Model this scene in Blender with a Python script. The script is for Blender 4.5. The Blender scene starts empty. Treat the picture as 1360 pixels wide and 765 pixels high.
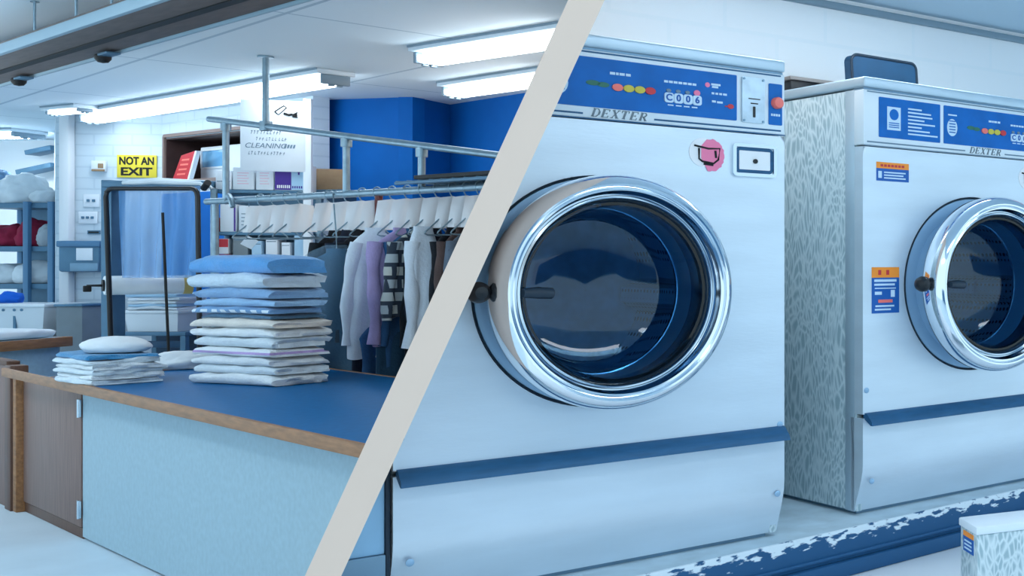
import bpy, bmesh, math, random
from mathutils import Vector, Matrix, noise
R = math.radians
PI = math.pi
rnd = random.Random(7)
sc = bpy.context.scene
C = bpy.context.collection

# ------------------------------------------------------------------ camera numbers (photo 1360x765)
F, CX, HZ, CZ = 1510.0, 1500.0, 347.0, 1.45


def at(x, y, Y):
    return Vector(((x - CX) / F * Y, Y, CZ - (y - HZ) / F * Y))


def atz(x, y, z):
    Y = (CZ - z) * F / (y - HZ)
    return Vector(((x - CX) / F * Y, Y, z))


def s2l(c):
    c = c / 255.0
    return c / 12.92 if c <= 0.04045 else ((c + 0.055) / 1.055) ** 2.4


def rgb(r, g, b):
    return (s2l(r), s2l(g), s2l(b), 1.0)


# ------------------------------------------------------------------ materials
MATS = {}


def mat(name, col, rough=0.5, metal=0.0, var=0.0, vscale=8.0, bump=0.0, bscale=40.0, stretch=(1, 1, 1), alpha=1.0,
        trans=0.0, ior=1.45, spec=0.5, sheen=0.0, emit=None, estr=0.0, coat=0.0):
    m = bpy.data.materials.new(name)
    m.use_nodes = True
    nt = m.node_tree
    b = nt.nodes['Principled BSDF']
    b.inputs['Base Color'].default_value = col
    b.inputs['Roughness'].default_value = rough
    b.inputs['Metallic'].default_value = metal
    b.inputs['Alpha'].default_value = alpha
    b.inputs['Transmission Weight'].default_value = trans
    b.inputs['IOR'].default_value = ior
    b.inputs['Specular IOR Level'].default_value = spec
    b.inputs['Sheen Weight'].default_value = sheen
    b.inputs['Coat Weight'].default_value = coat
    if emit:
        b.inputs['Emission Color'].default_value = emit
        b.inputs['Emission Strength'].default_value = estr
    if var or bump:
        tc = nt.nodes.new('ShaderNodeTexCoord')
        mp = nt.nodes.new('ShaderNodeMapping')
        mp.inputs['Scale'].default_value = stretch
        nt.links.new(tc.outputs['Object'], mp.inputs['Vector'])
    if var:
        n = nt.nodes.new('ShaderNodeTexNoise')
        n.inputs['Scale'].default_value = vscale
        n.inputs['Detail'].default_value = 5
        nt.links.new(mp.outputs[0], n.inputs['Vector'])
        cr = nt.nodes.new('ShaderNodeValToRGB')
        cr.color_ramp.elements[0].position = 0.3
        cr.color_ramp.elements[1].position = 0.7
        cr.color_ramp.elements[0].color = tuple(max(0, c * (1 - var)) for c in col[:3]) + (1,)
        cr.color_ramp.elements[1].color = tuple(min(1, c * (1 + var)) for c in col[:3]) + (1,)
        nt.links.new(n.outputs['Fac'], cr.inputs[0])
        nt.links.new(cr.outputs[0], b.inputs['Base Color'])
    if bump:
        n2 = nt.nodes.new('ShaderNodeTexNoise')
        n2.inputs['Scale'].default_value = bscale
        n2.inputs['Detail'].default_value = 3
        nt.links.new(mp.outputs[0], n2.inputs['Vector'])
        bp = nt.nodes.new('ShaderNodeBump')
        bp.inputs['Strength'].default_value = bump
        bp.inputs['Distance'].default_value = 0.01
        nt.links.new(n2.outputs['Fac'], bp.inputs['Height'])
        nt.links.new(bp.outputs[0], b.inputs['Normal'])
    MATS[name] = m
    return m


def brick_mat(name, c1, c2, mortar, bw, bh, ms, use=('X', 'Z'), rot=0.0, offset=0.5, rough=0.7, bump=0.3):
    """a pattern of blocks or panels in the object's own coordinates"""
    m = mat(name, c1, rough)
    nt = m.node_tree
    b = nt.nodes['Principled BSDF']
    tc = nt.nodes.new('ShaderNodeTexCoord')
    sp = nt.nodes.new('ShaderNodeSeparateXYZ')
    cb = nt.nodes.new('ShaderNodeCombineXYZ')
    mp = nt.nodes.new('ShaderNodeMapping')
    mp.inputs['Rotation'].default_value = (0, 0, rot)
    br = nt.nodes.new('ShaderNodeTexBrick')
    br.offset = offset
    br.inputs['Color1'].default_value = c1
    br.inputs['Color2'].default_value = c2
    br.inputs['Mortar'].default_value = mortar
    br.inputs['Scale'].default_value = 1.0
    br.inputs['Mortar Size'].default_value = ms
    br.inputs['Brick Width'].default_value = bw
    br.inputs['Row Height'].default_value = bh
    nt.links.new(tc.outputs['Object'], sp.inputs[0])
    nt.links.new(sp.outputs[use[0]], cb.inputs[0])
    nt.links.new(sp.outputs[use[1]], cb.inputs[1])
    nt.links.new(cb.outputs[0], mp.inputs['Vector'])
    nt.links.new(mp.outputs[0], br.inputs['Vector'])
    nt.links.new(br.outputs['Color'], b.inputs['Base Color'])
    if bump:
        bp = nt.nodes.new('ShaderNodeBump')
        bp.inputs['Strength'].default_value = bump
        bp.inputs['Distance'].default_value = 0.004
        bp.invert = True
        nt.links.new(br.outputs['Fac'], bp.inputs['Height'])
        nt.links.new(bp.outputs[0], b.inputs['Normal'])
    return m


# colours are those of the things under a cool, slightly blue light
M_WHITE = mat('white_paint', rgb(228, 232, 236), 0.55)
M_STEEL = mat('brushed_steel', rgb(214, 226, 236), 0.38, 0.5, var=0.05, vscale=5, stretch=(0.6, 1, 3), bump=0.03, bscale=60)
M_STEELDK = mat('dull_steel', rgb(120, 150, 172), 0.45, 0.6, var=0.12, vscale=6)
M_CAPSTEEL = mat('steel_cap', rgb(190, 208, 220), 0.42, 0.6, var=0.05, vscale=6)
M_CHROME = mat('chrome', rgb(232, 238, 244), 0.09, 1.0)
M_CHROME2 = mat('door_rim_metal', rgb(206, 218, 228), 0.16, 1.0)
M_DARKGASKET = mat('dark_gasket', rgb(24, 42, 58), 0.5)
M_COLLAR = mat('door_recess_metal', rgb(150, 184, 212), 0.4, 0.3)
M_GLASS = mat('door_glass', rgb(150, 202, 234), 0.02, 0.0, trans=1.0, ior=1.45)
M_DRUMBACK = mat('drum_back', rgb(120, 176, 214), 0.45, 0.4, var=0.3, vscale=14)
M_BLACK = mat('black_plastic', rgb(22, 26, 32), 0.35)
M_BLUEPANEL = mat('blue_panel', rgb(2, 102, 182), 0.42, var=0.12, vscale=14, spec=0.3)
M_BLUETRIM = mat('blue_trim_metal', rgb(34, 88, 128), 0.5, 0.1, var=0.12, vscale=20, stretch=(1, 1, 6))
M_PANELWHITE = mat('panel_white', rgb(226, 234, 240), 0.4, 0.1)
M_PRINTWHITE = mat('print_white', rgb(205, 226, 242), 0.5)
M_PRINTGREY = mat('print_grey', rgb(110, 134, 152), 0.5)
M_LETTER = mat('lettering_grey', rgb(104, 118, 128), 0.35, 0.3)
M_RED = mat('red_print', rgb(205, 52, 60), 0.4)
M_SALMON = mat('salmon_button', rgb(248, 120, 110), 0.35)
M_YELLOW = mat('yellow_print', rgb(206, 190, 70), 0.4)
M_GREEN = mat('green_print', rgb(40, 110, 90), 0.4)
M_PINK = mat('pink_print', rgb(246, 130, 168), 0.5)
M_ORANGE = mat('orange_print', rgb(255, 150, 50), 0.5)
M_STICKBLUE = mat('sticker_blue', rgb(20, 92, 172), 0.45)
M_STICKWHITE = mat('sticker_white', rgb(240, 240, 242), 0.5)
M_COIN = mat('coin_plate', rgb(178, 196, 210), 0.35, 0.7, var=0.14, vscale=30)
M_TRAY = mat('tray_blue_plastic', rgb(26, 68, 100), 0.45, var=0.12, vscale=12)
M_WOOD = mat('edge_wood', rgb(150, 104, 66), 0.5, var=0.28, vscale=9, stretch=(1, 6, 6))
M_WOODDOOR = mat('door_wood', rgb(126, 100, 92), 0.5, var=0.22, vscale=7, stretch=(14, 14, 0.6))
M_WOODDK = mat('dark_wood', rgb(92, 62, 48), 0.5, var=0.25, vscale=8, stretch=(10, 10, 0.6))
M_TOPBLUE = mat('counter_blue', rgb(6, 94, 148), 0.5, var=0.08, vscale=30, spec=0.15)
M_LAMINATE = mat('counter_laminate', rgb(158, 184, 196), 0.6, var=0.06, vscale=38)
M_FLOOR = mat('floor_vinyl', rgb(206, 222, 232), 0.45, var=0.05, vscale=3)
M_FLOORWHITE = mat('platform_white', rgb(236, 240, 244), 0.5)
M_CONCRETE = mat('concrete_top', rgb(176, 196, 208), 0.7, var=0.12, vscale=12)
M_TUBE = mat('fluorescent_tube', (1, 1, 1, 1), 0.5, emit=(0.84, 0.94, 1.0, 1), estr=7.0)
M_FIXTURE = mat('fixture_white', rgb(214, 226, 234), 0.4)
M_FIXTUREGREY = mat('fixture_grey', rgb(130, 150, 164), 0.5)
M_PIPE = mat('galvanised_pipe', rgb(140, 164, 178), 0.38, 0.7, var=0.12, vscale=20)
M_BEAMBROWN = mat('beam_brown', rgb(104, 92, 88), 0.55, var=0.15, vscale=6, stretch=(1, 6, 6))
M_BEAMGREY = mat('beam_grey', rgb(150, 176, 190), 0.5)
M_PARTITION = mat('partition_plaster', rgb(226, 199, 183), 0.9, var=0.012, vscale=5, spec=0.1)
M_BLUEWALL = mat('wall_blue', rgb(3, 96, 176), 0.7, var=0.1, vscale=2.5, spec=0.2)
M_DARKHOLE = mat('niche_brown', rgb(56, 34, 32), 0.6, var=0.2, vscale=10)
M_FRAMEBROWN = mat('niche_frame', rgb(132, 112, 106), 0.6)
M_SIGNYELLOW = mat('sign_yellow', rgb(226, 206, 60), 0.5)
M_INK = mat('black_ink', rgb(18, 20, 22), 0.6)
M_PAPER = mat('paper_white', rgb(224, 232, 240), 0.7, var=0.03, vscale=6)
M_CARD = mat('cardboard', rgb(150, 124, 96), 0.75, var=0.08, vscale=20)
M_PURPLE = mat('box_purple', rgb(72, 40, 146), 0.5)
M_BOXBLUE = mat('box_pale_blue', rgb(170, 206, 232), 0.5)
M_SLATE = mat('slate_metal', rgb(84, 122, 148), 0.45, 0.3, var=0.1, vscale=8)
M_SHELFBLUE = mat('shelf_steel', rgb(84, 126, 160), 0.45, 0.2)
M_GREYBOX = mat('grey_cabinet', rgb(120, 132, 140), 0.55, var=0.06, vscale=8)
M_FILM = mat('clear_film', rgb(104, 164, 222), 0.25, alpha=0.72, bump=0.5, bscale=9, stretch=(3, 3, 0.8))
M_BAGFILM = mat('garment_film', rgb(170, 214, 245), 0.2, alpha=0.16, bump=0.5, bscale=14)
M_ROLL = mat('film_roll', rgb(228, 238, 244), 0.35, var=0.06, vscale=8)
M_CORE = mat('roll_core', rgb(196, 176, 110), 0.7)
M_TUBPLASTIC = mat('tub_plastic', rgb(222, 230, 236), 0.4)
M_REDCLOTH = mat('red_cloth', rgb(158, 34, 66), 0.85, var=0.2, vscale=14, bump=0.5, bscale=14)
M_WHITECLOTH = mat('white_cloth', rgb(226, 232, 236), 0.9, var=0.04, vscale=12, bump=0.25, bscale=40)
M_REDPLASTIC = mat('red_plastic', rgb(196, 40, 54), 0.5)
M_GOWNBLUE = mat('patterned_blue', rgb(120, 160, 200), 0.85, var=0.5, vscale=16)


def towel_mat(name, r, g, b, var=0.05):
    return mat(name, rgb(r, g, b), 0.95, var=var, vscale=26, bump=0.5, bscale=130, sheen=0.3)


T_BLUE = towel_mat('towel_bright_blue', 92, 160, 220)
T_PALE = towel_mat('towel_pale', 200, 218, 232)
T_LBLUE = towel_mat('towel_light_blue', 146, 186, 222)
T_MBLUE = towel_mat('towel_mid_blue', 128, 168, 208)
T_TEAL = towel_mat('towel_teal', 64, 108, 140)
T_WHITE = towel_mat('towel_white', 226, 232, 236)
T_WHITE2 = towel_mat('towel_white_cool', 212, 224, 232)
T_CREAM = towel_mat('towel_cream', 226, 218, 208)
T_SKY = towel_mat('towel_sky', 60, 140, 190)


def stripe_mat(name, base, stripe, z0, z1, dots=0.0):
    """a cloth with a woven band between two heights of its own"""
    m = mat(name, base, 0.95, bump=0.5, bscale=130, sheen=0.3)
    nt = m.node_tree
    b = nt.nodes['Principled BSDF']
    tc = nt.nodes.new('ShaderNodeTexCoord')
    sp = nt.nodes.new('ShaderNodeSeparateXYZ')
    nt.links.new(tc.outputs['Object'], sp.inputs[0])

    def mth(op, a, v):
        n = nt.nodes.new('ShaderNodeMath')
        n.operation = op
        nt.links.new(a, n.inputs[0])
        if isinstance(v, float):
            n.inputs[1].default_value = v
        else:
            nt.links.new(v, n.inputs[1])
        return n.outputs[0]
    f = mth('MULTIPLY', mth('GREATER_THAN', sp.outputs['Z'], z0), mth('LESS_THAN', sp.outputs['Z'], z1))
    if dots:
        s = mth('SINE', mth('MULTIPLY', sp.outputs['X'], 2 * PI / dots), 0.0)
        f = mth('MULTIPLY', f, mth('GREATER_THAN', s, -0.2))
    mx = nt.nodes.new('ShaderNodeMix')
    mx.data_type = 'RGBA'
    nt.links.new(f, mx.inputs[0])
    mx.inputs[6].default_value = base
    mx.inputs[7].default_value = stripe
    nt.links.new(mx.outputs[2], b.inputs['Base Color'])
    return m


T_DOTS = stripe_mat('towel_dotted', rgb(110, 154, 198), rgb(222, 234, 242), 0.006, 0.020, 0.075)
T_LILAC = stripe_mat('towel_lilac_hem', rgb(226, 232, 236), rgb(186, 160, 212), 0.012, 0.024)

# hammered galvanised side of the washers: bright worm-like ridges on grey green
M_SIDE = mat('galvanised_side', rgb(150, 180, 192), 0.5, 0.2)
_nt = M_SIDE.node_tree
_b = _nt.nodes['Principled BSDF']
_tc = _nt.nodes.new('ShaderNodeTexCoord')
_mp = _nt.nodes.new('ShaderNodeMapping')
_mp.inputs['Scale'].default_value = (1, 1, 0.34)
_n = _nt.nodes.new('ShaderNodeTexNoise')
_n.inputs['Scale'].default_value = 7
_mixv = _nt.nodes.new('ShaderNodeMix')
_mixv.data_type = 'VECTOR'
_mixv.inputs[0].default_value = 0.10
_v = _nt.nodes.new('ShaderNodeTexVoronoi')
_v.feature = 'DISTANCE_TO_EDGE'
_v.inputs['Scale'].default_value = 80
_cr = _nt.nodes.new('ShaderNodeValToRGB')
_cr.color_ramp.elements[0].position = 0.03
_cr.color_ramp.elements[0].color = rgb(212, 224, 228)
_cr.color_ramp.elements[1].position = 0.24
_cr.color_ramp.elements[1].color = rgb(162, 184, 192)
_nt.links.new(_tc.outputs['Object'], _mp.inputs['Vector'])
_nt.links.new(_mp.outputs[0], _n.inputs['Vector'])
_nt.links.new(_mp.outputs[0], _mixv.inputs[4])
_nt.links.new(_n.outputs['Color'], _mixv.inputs[5])
_nt.links.new(_mixv.outputs[1], _v.inputs['Vector'])
_nt.links.new(_v.outputs['Distance'], _cr.inputs[0])
_nt.links.new(_cr.outputs[0], _b.inputs['Base Color'])
_bp = _nt.nodes.new('ShaderNodeBump')
_bp.invert = True
_bp.inputs['Strength'].default_value = 0.25
_bp.inputs['Distance'].default_value = 0.004
_nt.links.new(_v.outputs['Distance'], _bp.inputs['Height'])
_nt.links.new(_bp.outputs[0], _b.inputs['Normal'])

# perforated drum
M_DRUM = mat('perforated_drum', rgb(120, 156, 182), 0.35, 0.6)
_nt = M_DRUM.node_tree
_b = _nt.nodes['Principled BSDF']
_tc = _nt.nodes.new('ShaderNodeTexCoord')
_v = _nt.nodes.new('ShaderNodeTexVoronoi')
_v.inputs['Scale'].default_value = 48
_v.inputs['Randomness'].default_value = 0.0
_cr = _nt.nodes.new('ShaderNodeValToRGB')
_cr.color_ramp.elements[0].position = 0.28
_cr.color_ramp.elements[0].color = rgb(18, 36, 52)
_cr.color_ramp.elements[1].position = 0.34
_cr.color_ramp.elements[1].color = rgb(190, 214, 230)
_nt.links.new(_tc.outputs['Object'], _v.inputs['Vector'])
_nt.links.new(_v.outputs['Distance'], _cr.inputs[0])
_nt.links.new(_cr.outputs[0], _b.inputs['Base Color'])

# plinth face: dark blue paint, chipped to white along its upper edge
M_PLINTH = mat('chipped_plinth', rgb(24, 78, 122), 0.6)
_nt = M_PLINTH.node_tree
_b = _nt.nodes['Principled BSDF']
_tc = _nt.nodes.new('ShaderNodeTexCoord')
_sp = _nt.nodes.new('ShaderNodeSeparateXYZ')
_n = _nt.nodes.new('ShaderNodeTexNoise')
_n.inputs['Scale'].default_value = 46
_n.inputs['Detail'].default_value = 8
_mp = _nt.nodes.new('ShaderNodeMapping')
_mp.inputs['Scale'].default_value = (0.5, 0.5, 1.4)
_ma = _nt.nodes.new('ShaderNodeMath')
_ma.operation = 'MULTIPLY_ADD'
_ma.inputs[1].default_value = 5.5
_ma.inputs[2].default_value = 0.16
_ad = _nt.nodes.new('ShaderNodeMath')
_ad.operation = 'ADD'
_cr = _nt.nodes.new('ShaderNodeValToRGB')
_cr.color_ramp.elements[0].position = 0.56
_cr.color_ramp.elements[0].color = rgb(26, 82, 126)
_cr.color_ramp.elements[1].position = 0.62
_cr.color_ramp.elements[1].color = rgb(216, 228, 236)
_nt.links.new(_tc.outputs['Object'], _sp.inputs[0])
_nt.links.new(_tc.outputs['Object'], _mp.inputs['Vector'])
_nt.links.new(_mp.outputs[0], _n.inputs['Vector'])
_nt.links.new(_sp.outputs['Z'], _ma.inputs[0])
_nt.links.new(_ma.outputs[0], _ad.inputs[0])
_nt.links.new(_n.outputs['Fac'], _ad.inputs[1])
_nt.links.new(_ad.outputs[0], _cr.inputs[0])
_nt.links.new(_cr.outputs[0], _b.inputs['Base Color'])

M_CEIL = brick_mat('ceiling_panels', rgb(220, 234, 242), rgb(223, 236, 244), rgb(176, 198, 212), 2.4, 1.2, 0.012,
                   use=('X', 'Y'), rot=R(35), offset=0.0, rough=0.8, bump=0.2)
M_CEILR = mat('ceiling_plain', rgb(196, 216, 230), 0.8)
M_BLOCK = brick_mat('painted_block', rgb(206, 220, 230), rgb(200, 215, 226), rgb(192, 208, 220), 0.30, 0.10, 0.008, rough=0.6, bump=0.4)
M_BLOCKR = brick_mat('painted_block_white', rgb(250, 250, 251), rgb(248, 248, 250), rgb(245, 247, 249), 0.42, 0.21, 0.008, rough=0.6, bump=0.05)
M_PLAID = brick_mat('plaid_cloth', rgb(200, 200, 190), rgb(170, 180, 186), rgb(50, 60, 74), 0.07, 0.07, 0.012, rough=0.9, bump=0)


def cloth(name, r, g, b, var=0.15):
    return mat(name, rgb(r, g, b), 0.9, var=var, vscale=9, bump=0.35, bscale=60)


# ------------------------------------------------------------------ mesh helpers
def nb():
    return bmesh.new()


def add_box(bm, a, b, bev=0.0, seg=2):
    x0, y0, z0 = a
    x1, y1, z1 = b
    vs = [bm.verts.new(p) for p in ((x0, y0, z0), (x1, y0, z0), (x1, y1, z0), (x0, y1, z0), (x0, y0, z1), (x1, y0, z1), (x1, y1, z1), (x0, y1, z1))]
    fs = [bm.faces.new([vs[i] for i in q]) for q in ((0, 3, 2, 1), (4, 5, 6, 7), (0, 1, 5, 4), (1, 2, 6, 5), (2, 3, 7, 6), (3, 0, 4, 7))]
    if bev:
        es = list({e for f in fs for e in f.edges})
        bmesh.ops.bevel(bm, geom=es, offset=bev, segments=seg, affect='EDGES', profile=0.5)
    return bm


def add_tube(bm, pts, r, n=10, cap=True):
    pts = [Vector(p) for p in pts]
    rs = r if isinstance(r, (list, tuple)) else [r] * len(pts)
    rings = []
    ref = Vector((0.13, 0.29, 0.95))
    for i, p in enumerate(pts):
        if i == 0:
            d = pts[1] - p
        elif i == len(pts) - 1:
            d = p - pts[i - 1]
        else:
            d = (pts[i + 1] - p).normalized() + (p - pts[i - 1]).normalized()
        d.normalize()
        if abs(d.dot(ref)) > 0.98:
            ref = Vector((0.95, 0.1, 0.2))
        u = d.cross(ref).normalized()
        v = d.cross(u)
        rings.append([bm.verts.new(p + rs[i] * (math.cos(2 * PI * k / n) * u + math.sin(2 * PI * k / n) * v)) for k in range(n)])
    for a, b in zip(rings, rings[1:]):
        for k in range(n):
            bm.faces.new((a[k], a[(k + 1) % n], b[(k + 1) % n], b[k]))
    if cap:
        bm.faces.new(rings[0][::-1])
        bm.faces.new(rings[-1])
    return bm


def add_lathe(bm, prof, c=(0, 0, 0), n=64, axis='z', cap0=False, cap1=False, closed=False):
    """prof: (radius, height) pairs; axis 'z' up or 'o' = outwards along local -y"""
    rings = []
    for r, h in prof:
        ring = []
        for k in range(n):
            a = 2 * PI * k / n
            if axis == 'z':
                p = (c[0] + r * math.cos(a), c[1] + r * math.sin(a), c[2] + h)
            elif axis == 'x':
                p = (c[0] + h, c[1] + r * math.cos(a), c[2] + r * math.sin(a))
            else:
                p = (c[0] + r * math.cos(a), c[1] - h, c[2] + r * math.sin(a))
            ring.append(bm.verts.new(p))
        rings.append(ring)
    pr = list(zip(rings, rings[1:]))
    if closed:
        pr.append((rings[-1], rings[0]))
    for a, b in pr:
        for k in range(n):
            bm.faces.new((a[k], a[(k + 1) % n], b[(k + 1) % n], b[k]))
    if cap0:
        bm.faces.new(rings[0][::-1])
    if cap1:
        bm.faces.new(rings[-1])
    return bm


def add_prism(bm, poly, d0, d1, plane='xz'):
    """poly in a plane, thickness d0..d1 along the third axis"""
    def P(p, d):
        if plane == 'xz':
            return (p[0], d, p[1])
        if plane == 'yz':
            return (d, p[0], p[1])
        return (p[0], p[1], d)
    A = [bm.verts.new(P(p, d0)) for p in poly]
    B = [bm.verts.new(P(p, d1)) for p in poly]
    n = len(poly)
    bm.faces.new(A)
    bm.faces.new(B[::-1])
    for i in range(n):
        bm.faces.new((A[i], B[i], B[(i + 1) % n], A[(i + 1) % n]))
    return bm


def rrect(x0, z0, x1, z1, r, n=5):
    out = []
    for cx, cz, a0 in ((x1 - r, z1 - r, 0), (x0 + r, z1 - r, 90), (x0 + r, z0 + r, 180), (x1 - r, z0 + r, 270)):
        for k in range(n + 1):
            a = R(a0 + 90 * k / n)
            out.append((cx + r * math.cos(a), cz + r * math.sin(a)))
    return out


def add_frame(bm, x0, z0, x1, z1, w, d0, d1, r=0.004):
    """rectangular ring in the xz plane"""
    a = rrect(x0, z0, x1, z1, r + w)
    b = rrect(x0 + w, z0 + w, x1 - w, z1 - w, r)
    n = len(a)
    V = [[bm.verts.new((p[0], d, p[1])) for p in L] for L in (a, b) for d in (d0, d1)]
    A0, A1, B0, B1 = V
    for i in range(n):
        j = (i + 1) % n
        bm.faces.new((A0[i], A0[j], B0[j], B0[i]))
        bm.faces.new((A1[j], A1[i], B1[i], B1[j]))
        bm.faces.new((A0[j], A0[i], A1[i], A1[j]))
        bm.faces.new((B0[i], B0[j], B1[j], B1[i]))
    return bm


def obj(name, bm, m, parent=None, label=None, angle=38):
    bmesh.ops.recalc_face_normals(bm, faces=bm.faces[:])
    me = bpy.data.meshes.new(name)
    for f in bm.faces:
        f.smooth = True
    bm.to_mesh(me)
    bm.free()
    me.set_sharp_from_angle(angle=R(angle))
    me.materials.append(m)
    o = bpy.data.objects.new(name, me)
    C.objects.link(o)
    if parent:
        o.parent = parent
    if label:
        o['label'] = label
    return o


def tag(o, label, cat, group=None):
    o['label'] = label
    o['category'] = cat
    if group:
        o['group'] = group
    return o


def thing(name, label, cat, loc=(0, 0, 0), rz=0.0, group=None):
    o = bpy.data.objects.new(name, None)
    o.empty_display_size = 0.1
    C.objects.link(o)
    o.location = loc
    o.rotation_euler = (0, 0, rz)
    return tag(o, label, cat, group)


def struct(name, bm, m, loc=(0, 0, 0), rz=0.0):
    o = obj(name, bm, m)
    o.location = loc
    o.rotation_euler = (0, 0, rz)
    o['kind'] = 'structure'
    return o


def text_bm(body, size, shear=0.0, spacing=1.0, ext=0.0008, align='CENTER', sx=1.0, bold=0.0):
    """lettering as a mesh in the xz plane, facing local -y"""
    cu = bpy.data.curves.new('lettering_curve', 'FONT')
    cu.body = body
    cu.size = size
    cu.shear = shear
    cu.extrude = ext
    cu.offset = bold
    cu.space_character = spacing
    cu.align_x = align
    cu.align_y = 'CENTER'
    o = bpy.data.objects.new('lettering_curve', cu)
    C.objects.link(o)
    dg = bpy.context.evaluated_depsgraph_get()
    me = bpy.data.meshes.new_from_object(o.evaluated_get(dg))
    bm = nb()
    bm.from_mesh(me)
    bmesh.ops.transform(bm, matrix=Matrix.Rotation(R(90), 4, 'X') @ Matrix.Diagonal((sx, 1, 1, 1)), verts=bm.verts[:])
    bpy.data.objects.remove(o)
    bpy.data.curves.remove(cu)
    bpy.data.meshes.remove(me)
    return bm


def shift(bm, v):
    bmesh.ops.translate(bm, vec=v, verts=bm.verts[:])
    return bm


# slanted dividing partition: its middle plane passes through X = PX(Y, z)
HW = 0.0345


def PX(Y, z):
    return -0.5827 * Y - 0.4572 * (CZ - z)


PN = Vector((1.0, 0.5827, -0.4572))
CLIP = []          # (object, side): side -1 keeps what lies left of the partition, +1 right


def clip_all():
    bpy.context.view_layer.update()
    for o, side in CLIP:
        if o.type == 'EMPTY':
            todo = [c for c in o.children_recursive if c.type == 'MESH']
        else:
            todo = [o] + [c for c in o.children_recursive if c.type == 'MESH']
        for q in todo:
            co = Vector((PX(4, 1) + side * (HW + 0.0015), 4, 1))
            no = PN * side
            inv = q.matrix_world.inverted()
            lco = inv @ co
            lno = (q.matrix_world.transposed().to_3x3() @ no).normalized()
            bm = nb()
            bm.from_mesh(q.data)
            bmesh.ops.bisect_plane(bm, geom=bm.verts[:] + bm.edges[:] + bm.faces[:], plane_co=lco, plane_no=lno, clear_inner=True)
            if len(bm.verts) == 0:
                bm.free()
                bpy.data.objects.remove(q)
                continue
            bm.to_mesh(q.data)
            bm.free()


# ------------------------------------------------------------------ SETTING
ZL, ZR = 2.78, 2.5      # ceilings left and right of the partition
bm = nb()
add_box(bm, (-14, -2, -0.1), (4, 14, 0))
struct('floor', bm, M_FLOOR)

# partition wall, leaning, edge towards the viewer
bm = nb()
ring = []
for Y in (2.15, 12.5):
    for z in (0.0, 3.0):
        for s in (-1, 1):
            ring.append(bm.verts.new((PX(Y, z) + s * HW, Y, z)))
for q in ((0, 1, 3, 2), (4, 6, 7, 5), (0, 2, 6, 4), (1, 5, 7, 3), (2, 3, 7, 6), (0, 4, 5, 1)):
    bm.faces.new([ring[i] for i in q])
struct('wall_partition', bm, M_PARTITION)

bm = nb()
add_box(bm, (-14, 2.2, ZL), (0, 13.5, ZL + 0.12))
CLIP.append((struct('ceiling', bm, M_CEIL), -1))
bm = nb()
add_box(bm, (-4, 0.6, ZR), (3.6, 8, ZR + 0.12))
CLIP.append((struct('ceiling_right', bm, M_CEILR), 1))


def wall(name, p0, p1, z0, z1, m, th=0.12, side=None, hole=None):
    """wall from p0 to p1 (front face on that line), thickness behind"""
    d = Vector((p1[0] - p0[0], p1[1] - p0[1], 0))
    L = d.length
    b = nb()
    if hole:
        h0, h1, q0, q1 = hole
        add_box(b, (0, 0, z0), (h0, th, z1))
        add_box(b, (h1, 0, z0), (L, th, z1))
        add_box(b, (h0, 0, z0), (h1, th, q0))
        add_box(b, (h0, 0, q1), (h1, th, z1))
    else:
        add_box(b, (0, 0, z0), (L, th, z1))
    o = struct(name, b, m, (p0[0], p0[1], 0), math.atan2(d.y, d.x))
    if side:
        CLIP.append((o, side))
    return o


def g2(x, Y):
    return Vector(((x - CX) / F * Y, Y, 0))


A0, A1, B1 = g2(74, 10.2), g2(215, 10.35), g2(416, 9.15)
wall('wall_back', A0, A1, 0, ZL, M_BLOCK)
# return of the back wall into the alcove and the alcove's own far wall
wall('wall_alcove_side', g2(72, 12.4), A0, 0, ZL, M_BLOCK)
alc0, alc1 = g2(-120, 12.6), g2(90, 12.5)
wall('wall_alcove', alc0, alc1, 0, ZL, M_WHITE)
# wall with the pass-through: upper part painted white block, lower part blue
dB = (B1 - A1)
LB = dB.length
rB = math.atan2(dB.y, dB.x)
uB = dB.normalized()


def onB(x):
    """distance along wall B of the picture column x"""
    k = (x - CX) / F
    return (k * A1.y - A1.x) / (uB.x - k * uB.y)


h0, h1 = onB(221), onB(330)
YB = A1.y + uB.y * h0
q0, q1 = 1.45 + (347 - 238) / F * 10.1, 1.45 + (347 - 183) / F * 10.25
wall('wall_back_centre', A1, B1, 0, ZL, M_BLOCK, hole=(h0, h1, q0, q1))
b = nb()
add_box(b, (onB(217), -0.012, 0.0), (onB(412), -0.001, 2.06))
struct('trim_1', b, M_BLUEWALL, A1, rB)
# niche behind the pass-through
b = nb()
add_box(b, (h0 - 0.06, 0.6, q0 - 0.1), (h1 + 0.06, 0.64, q1 + 0.1))
add_box(b, (h0 - 0.06, 0.121, q0 - 0.06), (h0 - 0.005, 0.6, q1 + 0.06))
add_box(b, (h1 + 0.005, 0.121, q0 - 0.06), (h1 + 0.06, 0.6, q1 + 0.06))
add_box(b, (h0 - 0.06, 0.121, q0 - 0.06), (h1 + 0.06, 0.6, q0))
add_box(b, (h0 - 0.06, 0.121, q1), (h1 + 0.06, 0.6, q1 + 0.06))
for q_ in (((h0 + .001, -.004, q0 + .001), (h0 + .014, .6, q1 - .001)), ((h1 - .014, -.004, q0 + .001), (h1 - .001, .6, q1 - .001)), ((h0 + .0145, -.004, q1 - .014), (h1 - .0145, .6, q1 - .001))):
    add_box(b, *q_)
struct('window_1', b, M_DARKHOLE, A1, rB)
b = nb()
add_frame(b, h0 - 0.03, q0 - 0.03, h1 + 0.03, q1 + 0.035, 0.028, -0.02, 0.03)
struct('trim_2', b, M_FRAMEBROWN, A1, rB)
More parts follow.
